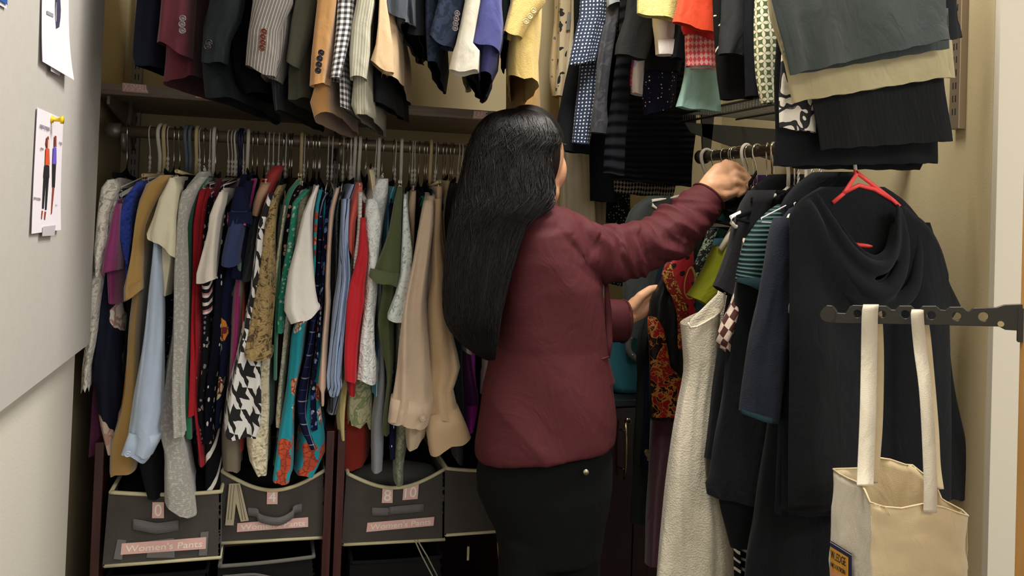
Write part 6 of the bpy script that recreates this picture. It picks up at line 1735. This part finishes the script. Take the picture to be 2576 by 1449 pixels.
# front edge, pocket flap, cuffs, seam
mb = MB()
fl = [(1500,902),(1526,898),(1532,905),(1548,965),(1528,975),(1508,940)]
mb.prism([atD(x,y,1.60 if x < 1520 else 1.62) for x,y in fl], FH*.006)
o = mb.build('pocket_flap', BLZ, blz, False); bevel(o, .0015)
mb = MB(); mb.tube([atD(1497,900,1.59), atD(1515,903,1.60), atD(1531,898,1.62)], .0022, 8); mb.build('pocket_welt', BLZ, blz)
mb = MB(); mb.tube([atD(1524,702,1.70), atD(1530,780,1.68), atD(1533,860,1.67), atD(1531,900,1.66)], [.004,.008,.008,.004], 10, flat=.5); mb.build('front_edge', BLZ, blz)
def cuffring(c, dirv, r, name):
    dirv = dirv.normalized(); a_ = dirv.orthogonal().normalized(); b_ = dirv.cross(a_)
    MB().tube([c + a_*math.cos(q)*r + b_*math.sin(q)*r for q in [2*PI*i/32 for i in range(33)]], .0028, 8, cap=False).build(name, BLZ, blz)
cuffring(P[-1], P[-1]-P[-3], .0425, 'cuff_edge'); cuffring(atD(1567,808,1.912), atD(1567,808,1.912) - atD(1530,806,1.90), .0515, 'cuff_edge')
for bx_, by_, bd_ in ((1792,548,1.755),(1787,560,1.752),(1780,573,1.748),(1772,585,1.745)):
    c = atD(bx_, by_, bd_ + .02); MB().disc(c, -FH, .0055, .003, 16).build('cuff_button', plain('wine_button', '#8a3d48', .2, coat=.6), blz)
# collar at the nape
mb = MB(); mb.tube([atD(1345,533,1.60), atD(1372,522,1.60), atD(1398,520,1.64), atD(1412,535,1.68)], [.005,.009,.009,.005], 12, flat=.6); mb.build('collar', BLZ, blz)
# trousers ------------------------------------------------------------
TRM = F('trouser_black', '#131414', rough=.85)
mb = MB()
mb.rings([ringpx(1222,1080,1520,1060,1.675,.115), ringpx(1198,1180,1540,1150,1.675,.128), ringpx(1200,1225,1538,1220,1.675,.130), ringpx(1222,1275,1530,1275,1.675,.125), ringpx(1245,1320,1520,1320,1.675,.12), ringpx(1254,1380,1512,1380,1.675,.115)], True, True)
for (xl, xr, D0) in ((1253, 1402, 1.65), (1365, 1510, 1.71)):
    rr = [ringpx(xl, y, xr - (y-1350)*.03, y, D0, dp) for y, dp in ((1330,.09),(1449,.088),(1600,.075),(1750,.07),(1900,.066),(2080,.064))]
    mb.rings(rr, True, True)
tr = remeshed(mb, 'trousers', TRM, woman, .006, 3); tag(tr, 'black trousers')
MB().disc(atD(1474,1187,1.545), -FH, .0055, .003, 20).build('rivet_button', plain('pale_brass', '#b5b096', .3, .8), tr)
for s_, xx, D0 in ((1, 1325, 1.66), (-1, 1440, 1.71)):
    hip = atD(xx, 1190, D0); ft = Vector((hip.x, hip.y, .045))
    mb = MB(); mb.blob([ft - g*.03, ft + g*.08 - UPV*.01, ft + g*.175 - UPV*.018], [.042, .040, .026], 16)
    o = remeshed(mb, 'shoe', plain('shoe_black', '#0f0f10', .35), woman, .005, 3)
# hair ----------------------------------------------------------------
def hairmat():
    b = NB('hair'); v = b.uv(); nz = b.noise(b.uv(ob=True), 6, 2)
    col = b.ramp(nz, [(.35, '#0a0808'), (.75, '#1a1110')], False)
    b.put(b.b.inputs['Base Color'], col); b.b.inputs['Roughness'].default_value = .46
    b.b.inputs['Specular IOR Level'].default_value = .38
    return b.m
HAIR = hairmat()
hr = [(277,1285,1330,1.665,.025),(281,1262,1345,1.665,.045),(290,1236,1366,1.663,.068),(305,1216,1383,1.66,.088),(335,1196,1402,1.655,.102),(362,1186,1405,1.65,.105),(392,1176,1391,1.645,.106),(440,1166,1387,1.635,.106),(490,1153,1390,1.622,.102),
      (530,1144,1366,1.605,.092),(575,1134,1322,1.59,.078),(650,1124,1294,1.575,.066),(740,1119,1270,1.565,.058),(800,1123,1258,1.56,.052),(845,1146,1252,1.558,.042),(880,1185,1250,1.555,.03),(903,1220,1246,1.552,.015)]
hkeys = [Vector((a, b, c)) for a, b, c, *_ in hr]; dk = [Vector((d, e_, 0)) for *_, d, e_ in hr]
Hk = catmull(hkeys, 3); Dk = catmull(dk, 3)
def hp(i, q, sc=1.0):
    y, xl, xr = Hk[i]; D_, dp = Dk[i].x, Dk[i].y
    A = atD(xl, y, D_); B = atD(xr, y, D_); M_ = (A + B)/2; h = (B - A)/2*sc
    c, s = math.cos(q), math.sin(q)
    return M_ + h*math.copysign(abs(c)**.9, c) + FH*(math.copysign(abs(s)**.9, s)*dp*sc)
NH = len(Hk)
base = MB()
base.rings([[hp(i, 2*PI*k/48, .955) for k in range(48)] for i in range(NH)], True, True)
# hair over the forehead and temples, seen from the side
cap_ = MB(); V_ = []; F_ = []
nu_, nv_ = 40, 26
for i in range(nv_ + 1):
    th = PI * i / nv_
    for k in range(nu_):
        ph = 2*PI*k/nu_
        lx, ly, lz = math.sin(th)*math.cos(ph), math.sin(th)*math.sin(ph), math.cos(th)   # ly along the face direction
        V_.append(Hc + Mh @ Vector((lx*.079, ly*.096, lz*.106)) )
for i in range(nv_):
    for k in range(nu_):
        q4 = (i*nu_+k, (i+1)*nu_+k, (i+1)*nu_+(k+1)%nu_, i*nu_+(k+1)%nu_)
        c_ = sum((V_[j] for j in q4), Vector()) / 4 - Hc
        fy = c_.dot(g); fx = abs(c_.dot(sd))
        if c_.z > .030 + .55*max(0, fy - .03) or fy < -.002: F_.append(q4)
cap_.add(V_, F_)
base.V += []; base.add(cap_.V, cap_.F, cap_.UV)
hb = base.build('hair', HAIR, woman)
def keep_front(q, i):   # leave the face open (the far right side below the brow)
    y = Hk[i].x
    return True
mb = MB(); rh_ = random.Random(11)
for n in range(4200):
    q = rh_.uniform(0, 2*PI)
    # favour the camera side
    if math.sin(q) > .45 and rh_.random() < .75: q = -q
    sc = 1 + rh_.gauss(0, .012) + .012
    end = NH - 1 - int(abs(rh_.gauss(0, 5)))
    if rh_.random() < .16: end = rh_.randint(12, NH - 4)
    wob = rh_.uniform(0, .05) if rh_.random() < .8 else rh_.uniform(.05, .16)
    p1, p2, f1 = rh_.uniform(0, 6), rh_.uniform(0, 6), rh_.uniform(.25, .6)
    pts = []
    q0 = q + rh_.gauss(0, .06)
    st = 0 if rh_.random() < .8 else rh_.randint(0, 8)
    for i in range(st, end + 1):
        t = i / NH
        qq = q0*(1 - min(1, t*3)) + q*min(1, t*3) + wob*math.sin(i*f1 + p1)
        s2 = sc + wob*.35*math.sin(i*f1*1.3 + p2)*min(1, t*3)
        pts.append(hp(i, qq, s2))
    if len(pts) < 4: continue
    r = rh_.uniform(.0005, .0011)
    mb.tube(pts, [r*(1 - .75*(k/(len(pts)-1))**3) for k in range(len(pts))], 3, cap=False)
# lock tumbling over the shoulder and stray wisps at the crown
for n in range(260):
    a_ = rh_.uniform(0, 1)
    x0 = 1385 - a_*60; pts = [(x0, 470, 1.60), (x0 + 8, 505, 1.585), (x0 - 10, 528, 1.572), (x0 - 45, 545, 1.565), (x0 - 80, 590, 1.562), (x0 - 100, 650, 1.56), (x0 - 118, 740 - a_*60, 1.56)]
    j = rh_.gauss(0, 4); k_ = rh_.gauss(0, 5)
    pts = [Vector((x + j + rh_.gauss(0, 1.5), y + k_ + rh_.gauss(0, 1.5), d + rh_.gauss(0, .004))) for x, y, d in pts]
    mb.tube([atD(p.x, p.y, p.z) for p in catmull(pts, 3)], rh_.uniform(.0005, .0009), 3, cap=False)
for n in range(90):
    x0 = rh_.uniform(1235, 1370); y0 = 283 + abs(x0 - 1305)*.22; l = rh_.uniform(8, 26)
    c_ = [Vector((x0, y0 + 8, 1.65)), Vector((x0 + rh_.uniform(-8, 8), y0 - l*.35, 1.64)), Vector((x0 + rh_.uniform(-18, 18), y0 - l*.6, 1.64))]
    mb.tube([atD(p.x, p.y, p.z) for p in catmull(c_, 4)], .0003, 3, cap=False)
mb.build('hair_strands', HAIR, hb)
# eye and brow on both sides of the face
EW = plain('eye_white', '#e6e0da', .2); EI = plain('iris', '#1d120c', .2)
for s_ in (1, -1):
    c = Hc + g*.078 + sd*.031*s_ + UPV*.010
    e_ = MB().ell(c, .012, .012, .012, None, 16, 12).build('eye', EW, woman); MB().ell(c + g*.0075, .0055, .0055, .0055, None, 12, 8).build('iris', EI, e_)
    MB().tube([c + g*.012 + UPV*.018 - sd*.014*s_, c + g*.015 + UPV*.021, c + g*.006 + UPV*.017 + sd*.016*s_], [.0012, .002, .0012], 6).build('eyebrow', HAIR, woman)
    MB().tube([c + g*.010 + UPV*.005 - sd*.011*s_, c + g*.0135 + UPV*.007, c + g*.006 + UPV*.003 + sd*.013*s_], .0011, 6).build('eyelash', HAIR, woman)
MB().ell(Hc + g*.0945 - UPV*.070, .017, .004, .006, Mh).build('lips', plain('lips', '#8d3f38', .45), woman)
# ------------------------------------------------------------------ light
def area(name, loc, sx, sy, power, col, rot=(0, 0, 0)):
    l = bpy.data.lights.new(name, 'AREA'); l.shape = 'RECTANGLE'; l.size = sx; l.size_y = sy
    l.energy = power; l.color = col
    o = bpy.data.objects.new(name, l); o.location = loc; o.rotation_euler = rot; COL.objects.link(o); return o
area('overhead_light', (.66, 1.15, 2.70), .7, .5, 34, (1, .96, .89))
area('overhead_light', (.9, -1.5, 2.70), 1.2, .6, 22, (1, .96, .89))
area('overhead_light', (2.1, -.5, 2.70), 1.2, .6, 28, (1, .96, .89))  # unseen lamp, set to the right to brighten the left wall and pinboard
w = bpy.data.worlds.new('world'); scene.world = w; w.use_nodes = True
w.node_tree.nodes['Background'].inputs[0].default_value = (1, .97, .92, 1)
w.node_tree.nodes['Background'].inputs[1].default_value = .85
vs = scene.view_settings
vs.view_transform = 'Standard'; vs.look = 'None'; vs.gamma = 1; vs.use_curve_mapping = False; vs.exposure = 0.33
